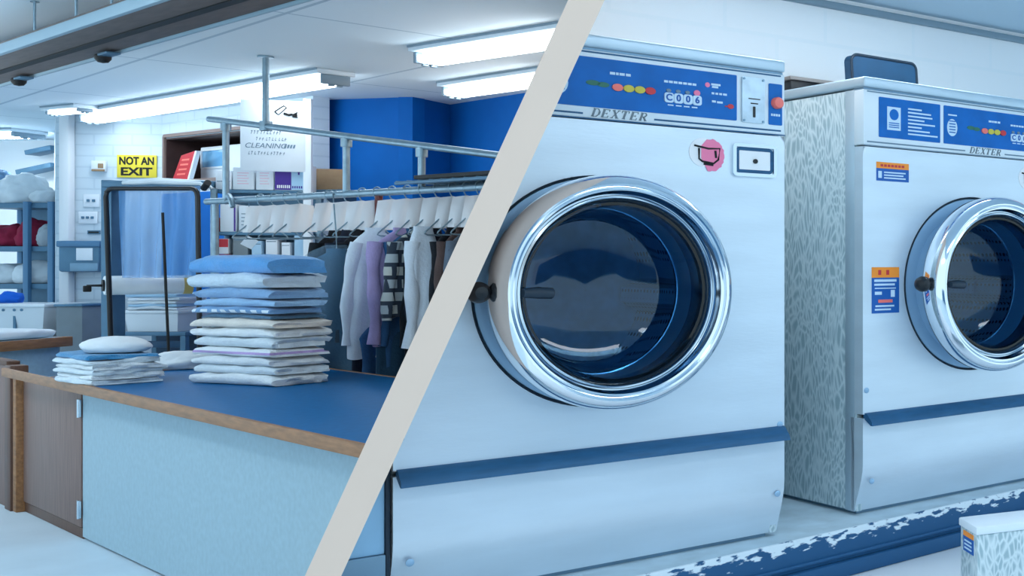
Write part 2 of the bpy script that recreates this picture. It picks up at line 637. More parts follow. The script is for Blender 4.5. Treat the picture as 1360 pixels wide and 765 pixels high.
# blue walls behind the hanging rail
wall('wall_blue_left', g2(414, 9.4), g2(548, 9.2), 0, ZL, M_BLUEWALL)
wall('wall_blue_middle', g2(548, 9.2), g2(598, 9.65), 0, ZL, M_BLUEWALL)
wall('wall_blue_right', g2(598, 9.65), g2(760, 8.6), 0, ZL, M_BLUEWALL, side=-1)
# white pilaster on the back wall
b = nb()
add_box(b, (-0.045, -0.05, 0), (0.045, 0.02, ZL), 0.012)
struct('trim_3', b, M_WHITE, g2(91, 10.2), 0.0)
# ledge lines on the alcove wall
for i, (xa, ya, xb, yb) in enumerate(((36, 203, 70, 196), (24, 229, 70, 219))):
    p, q = at(xa, ya, 12.3), at(xb, yb, 12.3)
    b = nb()
    add_box(b, (0, -0.03, -0.025), ((q - p).length, 0.14, 0.025), 0.004)
    o = struct('trim_%d' % (4 + i), b, M_SLATE, p, 0.0)
    o.rotation_euler = (0, -math.atan2(q.z - p.z, q.x - p.x), 0)

# right-hand room: block wall behind the washers, cornice line, plinth and raised floor
TH1 = R(43.68)
U1 = Vector((math.sin(TH1), math.cos(TH1), 0))
IN1 = Vector((-math.cos(TH1), math.sin(TH1), 0))
P1 = Vector((-1.5156, 2.34, 0.724))
w0 = P1 + 1.27 * IN1 - 2.0 * U1
w1 = P1 + 1.27 * IN1 + 4.2 * U1
wall('wall_right', w0, w1, 0, ZR, M_BLOCKR, side=1)
b = nb()
add_box(b, (0, -0.03, 2.452), (6.2, 0.0, 2.478), 0.004)
CLIP.append((struct('trim_6', b, M_FIXTUREGREY, (w0.x, w0.y, 0), R(90) - TH1), 1))

# unseen low dark wall behind the viewer, added for dark reflections in the chrome
o0_, o1_ = P1 - 4.6 * IN1 - 1.6 * U1, P1 - 4.6 * IN1 + 5 * U1
b = nb()
add_box(b, (0, -0.1, 0), ((o1_ - o0_).length, 0, 0.95), 0.01)
struct('wall_reflection_aid', b, M_SHELFBLUE, (o0_.x, o0_.y, 0), R(90) - TH1)

TH3 = R(38.2)
L3 = Vector((-0.887, 2.923, 0))
U3 = Vector((math.sin(TH3), math.cos(TH3), 0))
r3 = R(90) - TH3
b = nb()
add_box(b, (-2.2, 0.012, -0.60), (3.6, 1.6, 0.0), 0.004)
CLIP.append((struct('floor_plinth', b, M_CONCRETE, (L3.x, L3.y, 0.724), r3), 1))
b = nb()
add_box(b, (-2.2, 0.0, -0.082), (3.6, 0.011, 0.002), 0.004)
add_box(b, (-2.2, -0.016, -0.123), (3.6, 0.011, -0.082), 0.004)
add_box(b, (-2.2, -0.006, -0.072), (3.6, 0.011, -0.062), 0.003)
CLIP.append((struct('trim_7', b, M_PLINTH, (L3.x, L3.y, 0.724), r3), 1))
b = nb()
add_box(b, (-2.2, -0.75, -0.60), (3.6, 0.011, 0.0), 0.01)
CLIP.append((struct('floor_raised', b, M_FLOORWHITE, (L3.x, L3.y, 0.6005), r3), 1))
# ------------------------------------------------------------------ WASHERS
LET = {  # italic serif capitals as strokes (x0,z0,x1,z1,width) in a 1x1 cell
    'D': [(.2, 0, .2, 1, .2), (.2, .97, .6, .97, .06), (.2, .03, .6, .03, .06), (.6, .97, .85, .7, .1), (.85, .7, .85, .3, .18), (.85, .3, .6, .03, .1), (.04, .97, .3, .97, .06), (.04, .03, .3, .03, .06)],
    'E': [(.2, 0, .2, 1, .2), (.05, .97, .85, .97, .06), (.05, .03, .85, .03, .06), (.2, .5, .6, .5, .06), (.82, .97, .82, .76, .07), (.82, .03, .82, .24, .07), (.6, .6, .6, .4, .06)],
    'X': [(.15, 1, .8, 0, .2), (.8, 1, .15, 0, .06), (0, .97, .34, .97, .06), (.64, .97, .95, .97, .06), (0, .03, .32, .03, .06), (.6, .03, .98, .03, .06)],
    'T': [(.45, 0, .45, 1, .2), (.02, .97, .9, .97, .06), (.05, .97, .05, .74, .07), (.87, .97, .87, .74, .07), (.25, .03, .65, .03, .06)],
    'R': [(.2, 0, .2, 1, .2), (.05, .97, .6, .97, .06), (.2, .5, .6, .5, .06), (.6, .97, .78, .75, .12), (.78, .75, .6, .5, .12), (.45, .5, .85, 0, .18), (.05, .03, .36, .03, .06), (.7, .03, .98, .03, .06)],
}


def brand_bm(x0, z0, w, h, y):
    b = nb()
    n = 6
    cw = w / n
    for i, ch in enumerate('DEXTER'):
        for a, c, d, e, t in LET[ch]:
            p = Vector((x0 + (i + .88 * a) * cw + 0.35 * c * h, 0, z0 + c * h))
            q = Vector((x0 + (i + .88 * d) * cw + 0.35 * e * h, 0, z0 + e * h))
            dv = (q - p).normalized()
            nv = Vector((-dv.z, 0, dv.x)) * (t * cw * 0.5)
            vs = [bm_v for bm_v in (p + nv, q + nv, q - nv, p - nv)]
            A = [b.verts.new((v.x, y, v.z)) for v in vs]
            B = [b.verts.new((v.x, y - 0.0012, v.z)) for v in vs]
            b.faces.new(B)
            for k in range(4):
                b.faces.new((A[k], A[(k + 1) % 4], B[(k + 1) % 4], B[k]))
    return b


def flat(b, x0, z0, x1, z1, y, t=0.001, r=0.0):
    if r:
        add_prism(b, rrect(x0, z0, x1, z1, r), y - t, y)
    else:
        add_box(b, (x0, y - t, z0), (x1, y, z1))
    return b


def ellipse(x, z, a, c, n=24):
    return [(x + a * math.cos(2 * PI * k / n), z + c * math.sin(2 * PI * k / n)) for k in range(n)]


W, HT, DP = 0.885, 1.25, 1.05
DC = (0.412, 0.657)          # centre of the door
DY = -0.002                   # front skin


def washer(loc, rz, label, first):
    t = thing('washing_machine', label, 'washing machine', loc, rz)
    # cabinet: two sides, back, bottom
    b = nb()
    add_box(b, (0.004, 0.035, 0.012), (0.022, DP, 1.215), 0.002)
    obj('side_panel', b, M_SIDE, t)
    b = nb()
    add_box(b, (0.0, 0.0405, 0.012), (0.0036, 0.085, 1.215), 0.001)
    obj('corner_flange', b, M_CAPSTEEL, t)
    b = nb()
    add_box(b, (W - 0.022, 0.035, 0.012), (W - 0.004, DP, 1.215), 0.002)
    obj('side_panel', b, M_SIDE, t)
    b = nb()
    add_box(b, (0.022, DP - 0.02, 0.012), (W - 0.022, DP, 1.215))
    add_box(b, (0.022, 0.06, 0.0), (W - 0.022, DP - 0.02, 0.03))
    obj('back_panel', b, M_STEELDK, t)
    # top cap with rounded front edge
    b = nb()
    add_box(b, (0, -0.006, 1.22), (W, DP + 0.005, HT), 0.006, 3)
    obj('top_cap', b, M_CAPSTEEL, t)
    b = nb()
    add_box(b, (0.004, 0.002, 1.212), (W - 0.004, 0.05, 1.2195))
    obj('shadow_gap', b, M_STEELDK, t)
    # front skin with the round opening for the door
    b = nb()
    n = 96
    rr = 0.268
    inner = [b.verts.new((DC[0] + rr * math.cos(2 * PI * k / n), 0, DC[1] + rr * math.sin(2 * PI * k / n))) for k in range(n)]
    x0, x1, z0, z1 = 0.0, W, 0.292, 1.052
    outer = []
    for k in range(n):
        a = 2 * PI * k / n
        dx, dz = math.cos(a), math.sin(a)
        tt = min(((x1 - DC[0]) / dx if dx > 1e-9 else ((x0 - DC[0]) / dx if dx < -1e-9 else 9)),
                 ((z1 - DC[1]) / dz if dz > 1e-9 else ((z0 - DC[1]) / dz if dz < -1e-9 else 9)))
        outer.append(b.verts.new((DC[0] + tt * dx, 0, DC[1] + tt * dz)))
    for k in range(n):
        b.faces.new((inner[k], inner[(k + 1) % n], outer[(k + 1) % n], outer[k]))
    cor = {}
    for k in range(n):          # square off the four corners
        p, q = outer[k].co, outer[(k + 1) % n].co
        if abs(p.x - q.x) > 1e-6 and abs(p.z - q.z) > 1e-6:
            cx_ = x1 if max(p.x, q.x) > x1 - 1e-6 else x0
            cz_ = z1 if max(p.z, q.z) > z1 - 1e-6 else z0
            cv = b.verts.new((cx_, 0, cz_))
            b.faces.new((outer[k], outer[(k + 1) % n], cv))
    # folded edges back
    for (ax, az, bx, bz) in ((x0, z0, x0, z1), (x1, z0, x1, z1)):
        vs = [b.verts.new(p) for p in ((ax, 0, az), (bx, 0, bz), (bx, 0.04, bz), (ax, 0.04, az))]
        b.faces.new(vs)
    bmesh.ops.remove_doubles(b, verts=b.verts[:], dist=1e-5)
    # reveal of the opening
    i2 = [b.verts.new((v.co.x, 0.03, v.co.z)) for v in inner]
    for k in range(n):
        b.faces.new((inner[k], i2[k], i2[(k + 1) % n], inner[(k + 1) % n]))
    obj('front_panel', b, M_STEEL, t)
    # recess ring and gasket
    b = nb()
    add_lathe(b, [(0.2668, 0.004), (0.2668, -0.028), (0.2638, -0.029), (0.2638, 0.003)], (DC[0], 0, DC[1]), 96, 'o', closed=True)
    obj('door_gasket', b, M_DARKGASKET, t)
    b = nb()
    add_lathe(b, [(0.2635, -0.010), (0.261, -0.002), (0.252, 0.0), (0.226, 0.0), (0.222, 0.05), (0.206, 0.05), (0.204, -0.03)], (DC[0], 0, DC[1]), 96, 'o')
    obj('door_recess', b, M_COLLAR, t)
    # lower kick panel, bends inwards at the bottom
    b = nb()
    prof = [(0.0, 0.281), (0.0, 0.15), (0.002, 0.13), (0.007, 0.11), (0.014, 0.088), (0.023, 0.064), (0.033, 0.038), (0.042, 0.012), (0.058, 0.012), (0.058, 0.281)]
    add_prism(b, prof, 0.0, W, 'yz')
    obj('kick_panel', b, M_STEEL, t)
    for sx, sz in ((0.03, 0.1), (W - 0.02, 0.12), (0.012, 0.36), (W - 0.013, 0.30)):
        obj('screw', add_lathe(nb(), [(0.008, -0.001), (0.008, 0.002), (0.005, 0.004)], (sx, 0, sz), 14, 'o', cap1=True), M_COLLAR, t)
    b = nb()
    prof = [(0.006, 0.297), (-0.010, 0.294), (-0.034, 0.272), (-0.036, 0.262), (-0.028, 0.262), (0.0, 0.278), (0.006, 0.279)]
    add_prism(b, prof, 0.006, W - 0.003, 'yz')
    obj('trim_lip', b, M_BLUETRIM, t)
    # control fascia
    b = nb()
    add_box(b, (0.0, -0.003, 1.056), (W, 0.045, 1.214), 0.004)
    obj('control_fascia', b, M_PANELWHITE, t)
    b = nb()
    flat(b, 0.012, 1.207, W - 0.012, 1.2105, -0.003)
    flat(b, 0.012, 1.064, 0.375, 1.068, -0.003)
    flat(b, 0.54, 1.064, W - 0.012, 1.068, -0.003)
    flat(b, 0.0, 1.0535, W, 1.0565, -0.0035)
    obj('fascia_line', b, M_BLUETRIM if first else M_PRINTGREY, t)
    obj('brand_lettering', brand_bm(0.392, 1.0605, 0.132, 0.019, -0.003), M_LETTER, t)
    pa = obj('instruction_panel', flat(nb(), 0.052, 1.082, 0.276, 1.197, -0.003, 0.002, 0.003), M_BLUEPANEL, t)
    pb = obj('control_panel', flat(nb(), 0.290, 1.082, 0.750, 1.197, -0.003, 0.002, 0.003), M_BLUEPANEL, t)
    y = -0.005
    b = nb()
    flat(b, 0.080, 1.105, 0.128, 1.172, y)
    for i in range(8):
        L = (0.05, 0.085, 0.09, 0.06, 0.1, 0.05, 0.08, 0.11)[i]
        flat(b, 0.155, 1.170 - i * 0.0105, 0.155 + L, 1.1745 - i * 0.0105, y)
    obj('panel_print', b, M_PRINTWHITE, pa)
    b = nb()
    add_lathe(b, [(0.016, 0.0), (0.016, 0.0008)], (0.104, y - 0.001, 1.15), 20, 'o', cap1=True)
    for i in range(3):
        flat(b, 0.086, 1.112 + i * 0.006, 0.122, 1.1145 + i * 0.006, y - 0.001)
    obj('emblem', b, M_BLUEPANEL, pa)
    # printed words, cycle lights, buttons
    b = nb()
    x = 0.435 if first else 0.47
    for i, (a0, a1) in enumerate(((0, .012), (.014, .02), (.022, .034), (.037, .048))):
        flat(b, x + a0, 1.162, x + a1, 1.168, y)
    for i in range(7):
        flat(b, 0.563 + i * 0.0118, 1.158, 0.5725 + i * 0.0118, 1.1635, y)
    for i in range(4):
        flat(b, 0.572 + i * 0.02, 1.103, 0.586 + i * 0.02, 1.106, y)
    for a0, z, a1 in ((0.682, 1.164, 0.706), (0.684, 1.158, 0.7), (0.683, 1.142, 0.690), (0.693, 1.142, 0.7), (0.703, 1.142, 0.71), (0.713, 1.142, 0.723), (0.684, 1.122, 0.694), (0.697, 1.121, 0.712)):
        flat(b, a0, z, a1, z + 0.005, y)
    add_prism(b, ellipse(0.322, 1.132, 0.020, 0.026), y - 0.0008, y)
    flat(b, 0.306, 1.168, 0.34, 1.172, y)
    obj('panel_print', b, M_PRINTWHITE, pb)
    b = nb()
    for i in range(5):
        flat(b, 0.310, 1.116 + i * 0.0085, 0.334, 1.119 + i * 0.0085, y - 0.0009)
    obj('dial_print', b, M_BLUEPANEL, pb)
    zc = 1.132
    b = nb()
    add_prism(b, ellipse(0.397, zc + 0.006, 0.016, 0.006), y - 0.001, y)
    add_prism(b, ellipse(0.420, zc + 0.004, 0.014, 0.006), y - 0.001, y)
    obj('dark_light', b, M_GREEN, pb)
    add = ((0.452, M_SALMON), (0.478, M_YELLOW), (0.504, M_YELLOW), (0.529, M_RED))
    for i, (cx_, mm) in enumerate(add):
        b = nb()
        add_prism(b, ellipse(cx_, zc + 0.001, 0.0125, 0.0085), y - 0.004, y)
        obj('cycle_light', b, mm, pb)
    for i in range(4):
        b = nb()
        flat(b, 0.563 + i * 0.0235, 1.110, 0.5855 + i * 0.0235, 1.134, y, 0.004, 0.006)
        k = obj('digit_button', b, M_PRINTWHITE, pb)
        d = text_bm('C006'[i], 0.022, bold=0.0006)
        shift(d, (0.574 + i * 0.0235, y - 0.0045, 1.122))
        obj('digit', d, M_STICKBLUE, k)
        b = nb()
        if i < 3:
            add_prism(b, ellipse(0.574 + i * 0.0235, 1.1395, 0.006, 0.004), y - 0.002, y)
        else:
            add_prism(b, ellipse(0.574 + i * 0.0235, 1.1405, 0.008, 0.007), y - 0.003, y)
        obj('indicator', b, M_PRINTGREY if i < 3 else M_PINK, pb)
    b = nb()
    add_prism(b, ellipse(0.672, 1.164, 0.006, 0.006), y - 0.002, y)
    obj('indicator', b, M_PINK, pb)
    b = nb()
    add_prism(b, ellipse(0.733, 1.116, 0.008, 0.006), y - 0.002, y)
    flat(b, 0.718, 1.114, 0.727, 1.117, y)
    obj('indicator', b, M_RED, pb)
    # coin slot plate
    b = nb()
    flat(b, 0.763, 1.080, 0.825, 1.196, -0.003, 0.005, 0.003)
    cp = obj('coin_plate', b, M_COIN, t)
    b = nb()
    flat(b, 0.792, 1.094, 0.799, 1.122, -0.008, 0.001, 0.002)
    flat(b, 0.786, 1.128, 0.806, 1.131, -0.008)
    flat(b, 0.780, 1.140, 0.812, 1.1425, -0.008)
    obj('coin_slot', b, M_BLACK, cp)
    for sx, sz in ((0.768, 1.191), (0.820, 1.191), (0.768, 1.085), (0.820, 1.085)):
        obj('rivet', add_lathe(nb(), [(0.003, 0.0), (0.003, 0.002)], (sx, -0.008, sz), 10, 'o', cap1=True), M_STEELDK, cp)
    # start button panel
    bp_ = obj('button_panel', flat(nb(), 0.838, 1.080, 0.876, 1.187, -0.003, 0.002, 0.003), M_BLUEPANEL, t)
    b = nb()
    add_lathe(b, [(0.015, 0.0), (0.015, 0.012), (0.012, 0.016), (0.0001, 0.017)], (0.859, y, 1.137), 28, 'o')
    obj('start_button', b, M_SALMON, bp_)
    b = nb()
    for i in range(4):
        flat(b, 0.844 + i * 0.0068, 1.103, 0.849 + i * 0.0068, 1.109, y)
    obj('panel_print', b, M_PRINTWHITE, bp_)
    # pull-out tray
    b = nb()
    add_frame(b, 0.739, 0.942, 0.860, 1.026, 0.009, -0.008, 0.0, 0.002)
    tr = obj('dispenser_frame', b, M_CHROME2, t)
    b = nb()
    add_frame(b, 0.748, 0.951, 0.851, 1.017, 0.010, -0.003, -0.001, 0.002)
    obj('frame_recess', b, M_BLUETRIM, tr)
    obj('dispenser_lid', flat(nb(), 0.757, 0.960, 0.842, 1.008, -0.0005, 0.004, 0.002), M_STICKWHITE, tr)
    b = nb()
    add_lathe(b, [(0.006, 0.0), (0.006, 0.004)], (0.800, -0.0045, 0.982), 18, 'o', cap1=True)
    obj('keyhole', b, M_BLACK, tr)
    # round sticker with a hand-drawn wash tub
    sx, sz = (0.676 if first else 0.652), 0.992
    b = nb()
    add_prism(b, ellipse(sx - 0.012, sz + 0.004, 0.037, 0.036, 40), -0.0014, 0.0)
    st = obj('tub_sticker', b, M_STICKWHITE, t, 'round white and pink sticker with a drawn wash tub')
    b = nb()
    add_prism(b, [(sx + 0.034 * math.cos(R(a)) * (1 + .05 * math.sin(a)) + 0.008, sz - 0.002 + 0.040 * math.sin(R(a)) * (1 + .04 * math.cos(a * 3))) for a in range(-105, 120, 9)] + [(sx - 0.018, sz + 0.02), (sx - 0.018, sz - 0.01)], -0.0024, -0.0015)
    obj('pink_blot', b, M_PINK, st)
    b = nb()
    def pen(pts, r=0.0024):
        add_tube(b, [(sx + p[0], -0.0026, sz + p[1]) for p in pts], r, 6)
    pen([(-.036, .020), (.0, .014), (.030, .016), (.026, -.012), (.014, -.022), (-.016, -.018), (-.024, -.012), (-.024, .014)])
    pen([(.018, .01), (.020, -.008)], .003)
    pen([(-.012, -.024), (.012, -.026)], .003)
    obj('tub_drawing', b, M_INK, st)
    # ---- door
    door = obj('door', add_lathe(nb(), [(0.214, 0.05), (0.252, 0.062), (0.262, 0.078), (0.2645, 0.105), (0.262, 0.128), (0.254, 0.143), (0.242, 0.150),
                                        (0.238, 0.149), (0.2355, 0.141), (0.233, 0.140), (0.231, 0.144), (0.227, 0.143), (0.222, 0.134), (0.218, 0.128), (0.214, 0.118), (0.212, 0.05)], (DC[0], 0, DC[1]), 128, 'o'), M_CHROME, t)
    b = nb()
    add_lathe(b, [(0.2155, 0.124), (0.211, 0.126), (0.2065, 0.119), (0.2055, 0.04)], (DC[0], 0, DC[1]), 96, 'o')
    obj('door_rim', b, M_CHROME2, door)
    b = nb()
    add_lathe(b, [(0.2095, 0.114), (0.207, 0.116), (0.2035, 0.110), (0.202, 0.09)], (DC[0], 0, DC[1]), 96, 'o')
    obj('glass_seal', b, M_DARKGASKET, door)
    # deep glass bowl, thick walled
    b = nb()
    outp = [(0.2025, 0.112), (0.1995, 0.085), (0.191, 0.03), (0.182, -0.03), (0.172, -0.06), (0.140, -0.075), (0.08, -0.084), (0.0005, -0.086)]
    inp = [(0.0005, -0.078), (0.08, -0.076), (0.136, -0.067), (0.165, -0.053), (0.175, -0.03), (0.184, 0.03), (0.1925, 0.085), (0.1955, 0.112)]
    add_lathe(b, outp + inp, (DC[0], 0, DC[1]), 96, 'o', closed=True)
    obj('glass_bowl', b, M_GLASS, door)
    # handle: black ball on the left, latch bar over the glass edge
    hx = DC[0] - 0.262
    b = nb()
    add_lathe(b, [(0.0001, 0.128), (0.012, 0.126), (0.021, 0.116), (0.0225, 0.104), (0.019, 0.092), (0.010, 0.084), (0.0001, 0.083)], (hx - 0.022, 0, DC[1] + .004), 28, 'o')
    hb = obj('door_handle', b, M_BLACK, door)
    b = nb()
    add_tube(b, [(hx - 0.012, -0.1, DC[1] + .003), (hx + 0.012, -0.103, DC[1])], 0.009, 12)
    obj('handle_stem', b, M_STEELDK, hb)
    b = nb()
    add_tube(b, [(hx + 0.052, -0.138, DC[1] + 0.002), (hx + 0.085, -0.132, DC[1] + 0.002), (hx + 0.115, -0.122, DC[1])], [0.010, 0.013, 0.012], 12)
    obj('latch', b, M_DARKGASKET, door)
    # drum
    b = nb()
    add_lathe(b, [(0.205, -0.03), (0.25, -0.05), (0.30, -0.08), (0.31, -0.12), (0.31, -0.50)], (DC[0], 0, DC[1]), 96, 'o')
    dr = obj('drum', b, M_DRUM, t)
    b = nb()
    add_lathe(b, [(0.31, -0.50), (0.22, -0.515), (0.10, -0.52), (0.06, -0.50), (0.0005, -0.495)], (DC[0], 0, DC[1]), 64, 'o')
    obj('drum_back', b, M_DRUMBACK, dr)
    for rr_, dd in ((0.206, -0.035), (0.232, -0.052)):
        obj('drum_lip', add_lathe(nb(), [(rr_ + .006 * math.cos(R(a)), dd + .006 * math.sin(R(a))) for a in range(0, 360, 45)], (DC[0], 0, DC[1]), 72, 'o', closed=True), M_CHROME2, dr)
    for k in range(3):
        a = R(90 + 120 * k + 25)
        b = nb()
        prof = [(-0.05, 0.31), (-0.02, 0.25), (0.02, 0.25), (0.05, 0.31)]
        ca, sa = math.cos(a), math.sin(a)
        P = [(DC[0] + r * ca - s * sa, DC[1] + r * sa + s * ca) for s, r in prof]
        add_prism(b, P, 0.13, 0.49)
        obj('drum_rib', b, M_DRUM, dr)
    return t


wa = washer(P1, R(90) - TH1, 'large steel front-loading washer with a cup-and-tub sticker, nearest the slanted partition', True)
wa['label'] = 'large steel front-load washer beside the slanted partition, nearest the viewer'
CLIP.append((wa, 1))
P2 = Vector((-0.7537, 3.215, 0.724))
TH2 = R(41)
fp = thing('filler_panel', 'narrow pale blue panel between the slanted partition and the large washer', 'panel', P1, R(90) - TH1)
b = nb()
add_box(b, (-0.6, 0.012, 0.124), (-0.012, 0.03, 1.2), 0.002)
obj('panel_sheet', b, mat('pale_blue_sheet', rgb(150, 194, 226), 0.5, var=.04), fp)
b = nb()
add_box(b, (-0.6, 0.004, 0.001), (-0.012, 0.03, 0.1235), 0.002)
obj('base_board', b, M_STEELDK, fp, 'grey base board')
b = nb()
add_box(b, (-0.0115, 0.006, 0.001), (-0.003, 0.02, 1.2), 0.002)
obj('edge_seal', b, M_DARKGASKET, fp)
CLIP.append((fp, 1))
wb = washer(P2, R(90) - TH2, 'steel front-load washer with orange and blue stickers and a tray on top', False)


def sticker(parent, name, x0, z0, x1, z1, split, label, rows):
    b = nb()
    flat(b, x0, z0, x1, z1 - split, 0, 0.0012)
    s = obj(name, b, M_STICKBLUE, parent, label)
    b = nb()
    flat(b, x0, z1 - split, x1, z1, 0, 0.0012)
    obj('sticker_heading', b, M_ORANGE, s)
    b = nb()
    for q in rows:
        flat(b, *q, -0.0012, 0.0006)
    obj('sticker_print', b, M_PRINTWHITE, s)
    return s


x0, z0, x1, z1 = 0.046, 0.957, 0.161, 1.011
s1 = sticker(wb, 'warning_sticker', x0, z0, x1, z1, 0.018, 'small orange and blue warning sticker',
             [(x0 + .006, z0 + .008, x0 + .018, z0 + .028)] + [(x0 + .026, z0 + .007 + i * .008, x1 - .012 - .008 * (i % 2), z0 + .011 + i * .008) for i in range(3)])
b = nb()
for i in range(7):
    flat(b, x0 + .014 + i * .0125, z1 - .013, x0 + .023 + i * .0125, z1 - .006, -0.0012, .0006)
obj('sticker_heading_print', b, M_RED, s1)
x0, z0, x1, z1 = 0.030, 0.577, 0.126, 0.709
s2 = sticker(wb, 'notice_sticker', x0, z0, x1, z1, 0.030, 'tall orange and blue notice sticker',
             [(x0 + .008, z0 + .090, x1 - .010, z0 + .097), (x0 + .008, z0 + .079, x1 - .016, z0 + .085), (x0 + .010, z0 + .070, x1 - .012, z0 + .073),
              (x0 + .010, z0 + .053, x0 + .034, z0 + .062), (x1 - .030, z0 + .046, x1 - .016, z0 + .066),
              (x0 + .012, z0 + .018, x1 - .018, z0 + .023), (x0 + .010, z0 + .008, x1 - .030, z0 + .013)])
b = nb()
flat(b, x0 + .022, z1 - .022, x0 + .032, z1 - .008, -0.0012, .0006)
flat(b, x0 + .050, z1 - .022, x0 + .060, z1 - .008, -0.0012, .0006)
obj('sticker_heading_print', b, M_RED, s2)
obj('sticker_red_line', flat(nb(), x0 + .022, z0 + .030, x1 - .024, z0 + .039, -0.0012, .0006), M_SALMON, s2)

# tray on edge on the second washer
loc2 = Matrix.Translation(P2) @ Matrix.Rotation(R(90) - TH2, 4, 'Z')


def local2(x, y, p):
    """local x,z of a picture point on the plane p behind washer 2's front"""
    u = Vector((math.sin(TH2), math.cos(TH2)))
    n = Vector((-math.cos(TH2), math.sin(TH2)))
    B = Vector((P2.x, P2.y)) + p * n
    k = (x - CX) / F
    tt = (k * B.y - B.x) / (u.x - k * u.y)
    Y = B.y + tt * u.y
    return tt, CZ - (y - HZ) / F * Y - 0.724


pp = 0.62
tl, trr = local2(1128, 72, pp), local2(1214, 89, pp)
tt = thing('tray', 'dark blue rounded plastic tray standing on edge on top of the washer by the wall', 'tray', loc2 @ Vector((tl[0], pp, HT + 0.001)), R(90) - TH2)
tw, th_ = trr[0] - tl[0], tl[1] - HT
poly = []
r_ = 0.025
for cx_, cz_, a0 in ((tw - r_, th_ - r_, 0), (r_, th_ - r_, 90)):
    for k in range(7):
        a = R(a0 + 15 * k)
        poly.append((cx_ + r_ * math.cos(a), cz_ + r_ * math.sin(a)))
poly += [(0.012, 0), (tw + 0.012, 0)]
b = nb()
add_prism(b, poly, -0.012, 0.03)
obj('tray_base', b, M_TRAY, tt)
b = nb()
add_tube(b, [(p[0], -0.012, p[1]) for p in [(tw + 0.012, 0.006)] + poly[:14] + [(0.012, 0.006)]], 0.005, 8)
obj('tray_rim', b, M_DARKGASKET, tt)

# dark vent box on the wall, seen through the gap above the washers
wd_ = (w1 - w0).normalized()


def onW(x):
    k = (x - CX) / F
    return (k * w0.y - w0.x) / (wd_.x - k * wd_.y)


v0, v1 = onW(1040), onW(1096)
Yv = w0.y + wd_.y * (v0 + v1) / 2
zv1, zv0 = CZ - (107 - HZ) / F * Yv, CZ - (134 - HZ) / F * Yv
pv = w0 + wd_ * v0
vd = thing('wall_mounted_vent', 'dark vent box with a beige top on the white wall between the washers', 'vent', (pv.x, pv.y, zv0), R(90) - TH1)
b = nb()
add_box(b, (0, -0.06, 0), (v1 - v0, -0.002, zv1 - zv0 - 0.014), 0.004)
obj('vent_body', b, M_BLACK, vd)
b = nb()
add_box(b, (-0.01, -0.07, zv1 - zv0 - 0.0135), (v1 - v0 + 0.06, -0.002, zv1 - zv0), 0.003)
obj('vent_top', b, mat('beige_rim', rgb(176, 164, 158), 0.6), vd)

# low metal box on the raised floor
Yg = 2.75
gp = at(1298, 700, Yg)
gh = gp.z - 0.6015
gb = thing('metal_box', 'low galvanised metal box with a small orange and blue sticker on the white floor', 'box', (gp.x, Yg, 0.6015), R(28))
b = nb()
add_box(b, (0, 0, 0), (0.34, 0.12, gh - 0.02), 0.003)
obj('box_body', b, M_SIDE, gb)
b = nb()
add_box(b, (-0.004, -0.004, gh - 0.02), (0.344, 0.124, gh), 0.004)
obj('box_lid', b, M_PAPER, gb)
b = nb()
add_box(b, (-0.002, 0.025, gh - 0.075), (0, 0.095, gh - 0.038))
q = obj('sticker', b, M_STICKBLUE, gb, 'small orange and blue sticker')
b = nb()
add_box(b, (-0.002, 0.025, gh - 0.038), (0, 0.095, gh - 0.026))
obj('sticker_heading', b, M_ORANGE, q)
b = nb()
for i in range(3):
    add_box(b, (-0.0028, 0.035, gh - 0.050 - i * 0.009), (-0.002, 0.085, gh - 0.046 - i * 0.009))
obj('sticker_print', b, M_PRINTWHITE, q)

# ------------------------------------------------------------------ COUNTER
ZC = 0.838
FR = atz(476, 590, ZC)       # front edge, right end as far as the photo shows it
FL = atz(15, 492, ZC)
d1 = (FR - FL).normalized()  # local x: left to right
rC = math.atan2(d1.y, d1.x)
d2 = Vector((-d1.y, d1.x, 0))   # local y: away from the viewer
LC = (FR - FL).length


def onC(x, y=0.0):
    """local x on the counter front (shifted y inwards) of picture column x"""
    B = FL + y * d2
    k = (x - CX) / F
    return (k * B.y - B.x) / (d1.x - k * d1.y)


DEP = 1.056
xg0 = onC(60)                # left end of the worktop
xd0, xd1 = onC(22, 0.1), onC(110, 0.1)
xe = LC + 1.2
ct = thing('service_counter', 'long pale laminate counter with a dark blue top and brown wooden edge', 'counter', (FL.x, FL.y, 0), rC)
b = nb()
add_box(b, (xg0, 0.022, ZC - 0.04), (xe, DEP, ZC - 0.001), 0.002)
top = obj('worktop', b, M_TOPBLUE, ct)
b = nb()
add_box(b, (onC(20, 0.06) + 0.014, -0.0, ZC - 0.047), (xe, 0.021, ZC + 0.002), 0.004)
add_box(b, (xg0 - 0.02, 0.0215, ZC - 0.047), (xg0, DEP, ZC + 0.002), 0.003)
add_box(b, (xg0, DEP, ZC - 0.047), (xe, DEP + 0.02, ZC + 0.002), 0.003)
obj('wooden_edge', b, M_WOOD, ct)
b = nb()
add_box(b, (xd1, 0.10, 0.012), (xe, 0.13, ZC - 0.042))
obj('front_panel', b, M_LAMINATE, ct)
b = nb()
add_box(b, (xg0 + 0.06, DEP - 0.06, 0.012), (xe, DEP - 0.03, ZC - 0.042))
add_box(b, (xd1, 0.13, 0.012), (xd1 + 0.03, DEP - 0.06, ZC - 0.042))
obj('back_panel', b, M_LAMINATE, ct)
b = nb()
add_box(b, (xd0 + 0.02, 0.115, 0.0), (xe, DEP - 0.1, 0.012))
add_box(b, (xd0, 0.10, 0.0), (xd1, 0.125, 0.055), 0.003)
obj('plinth', b, M_WOODDK, ct)
gd = thing('wooden_gate', 'brown wooden half door with steel hinges at the left end of the counter', 'door', (FL.x, FL.y, 0), rC)
b = nb()
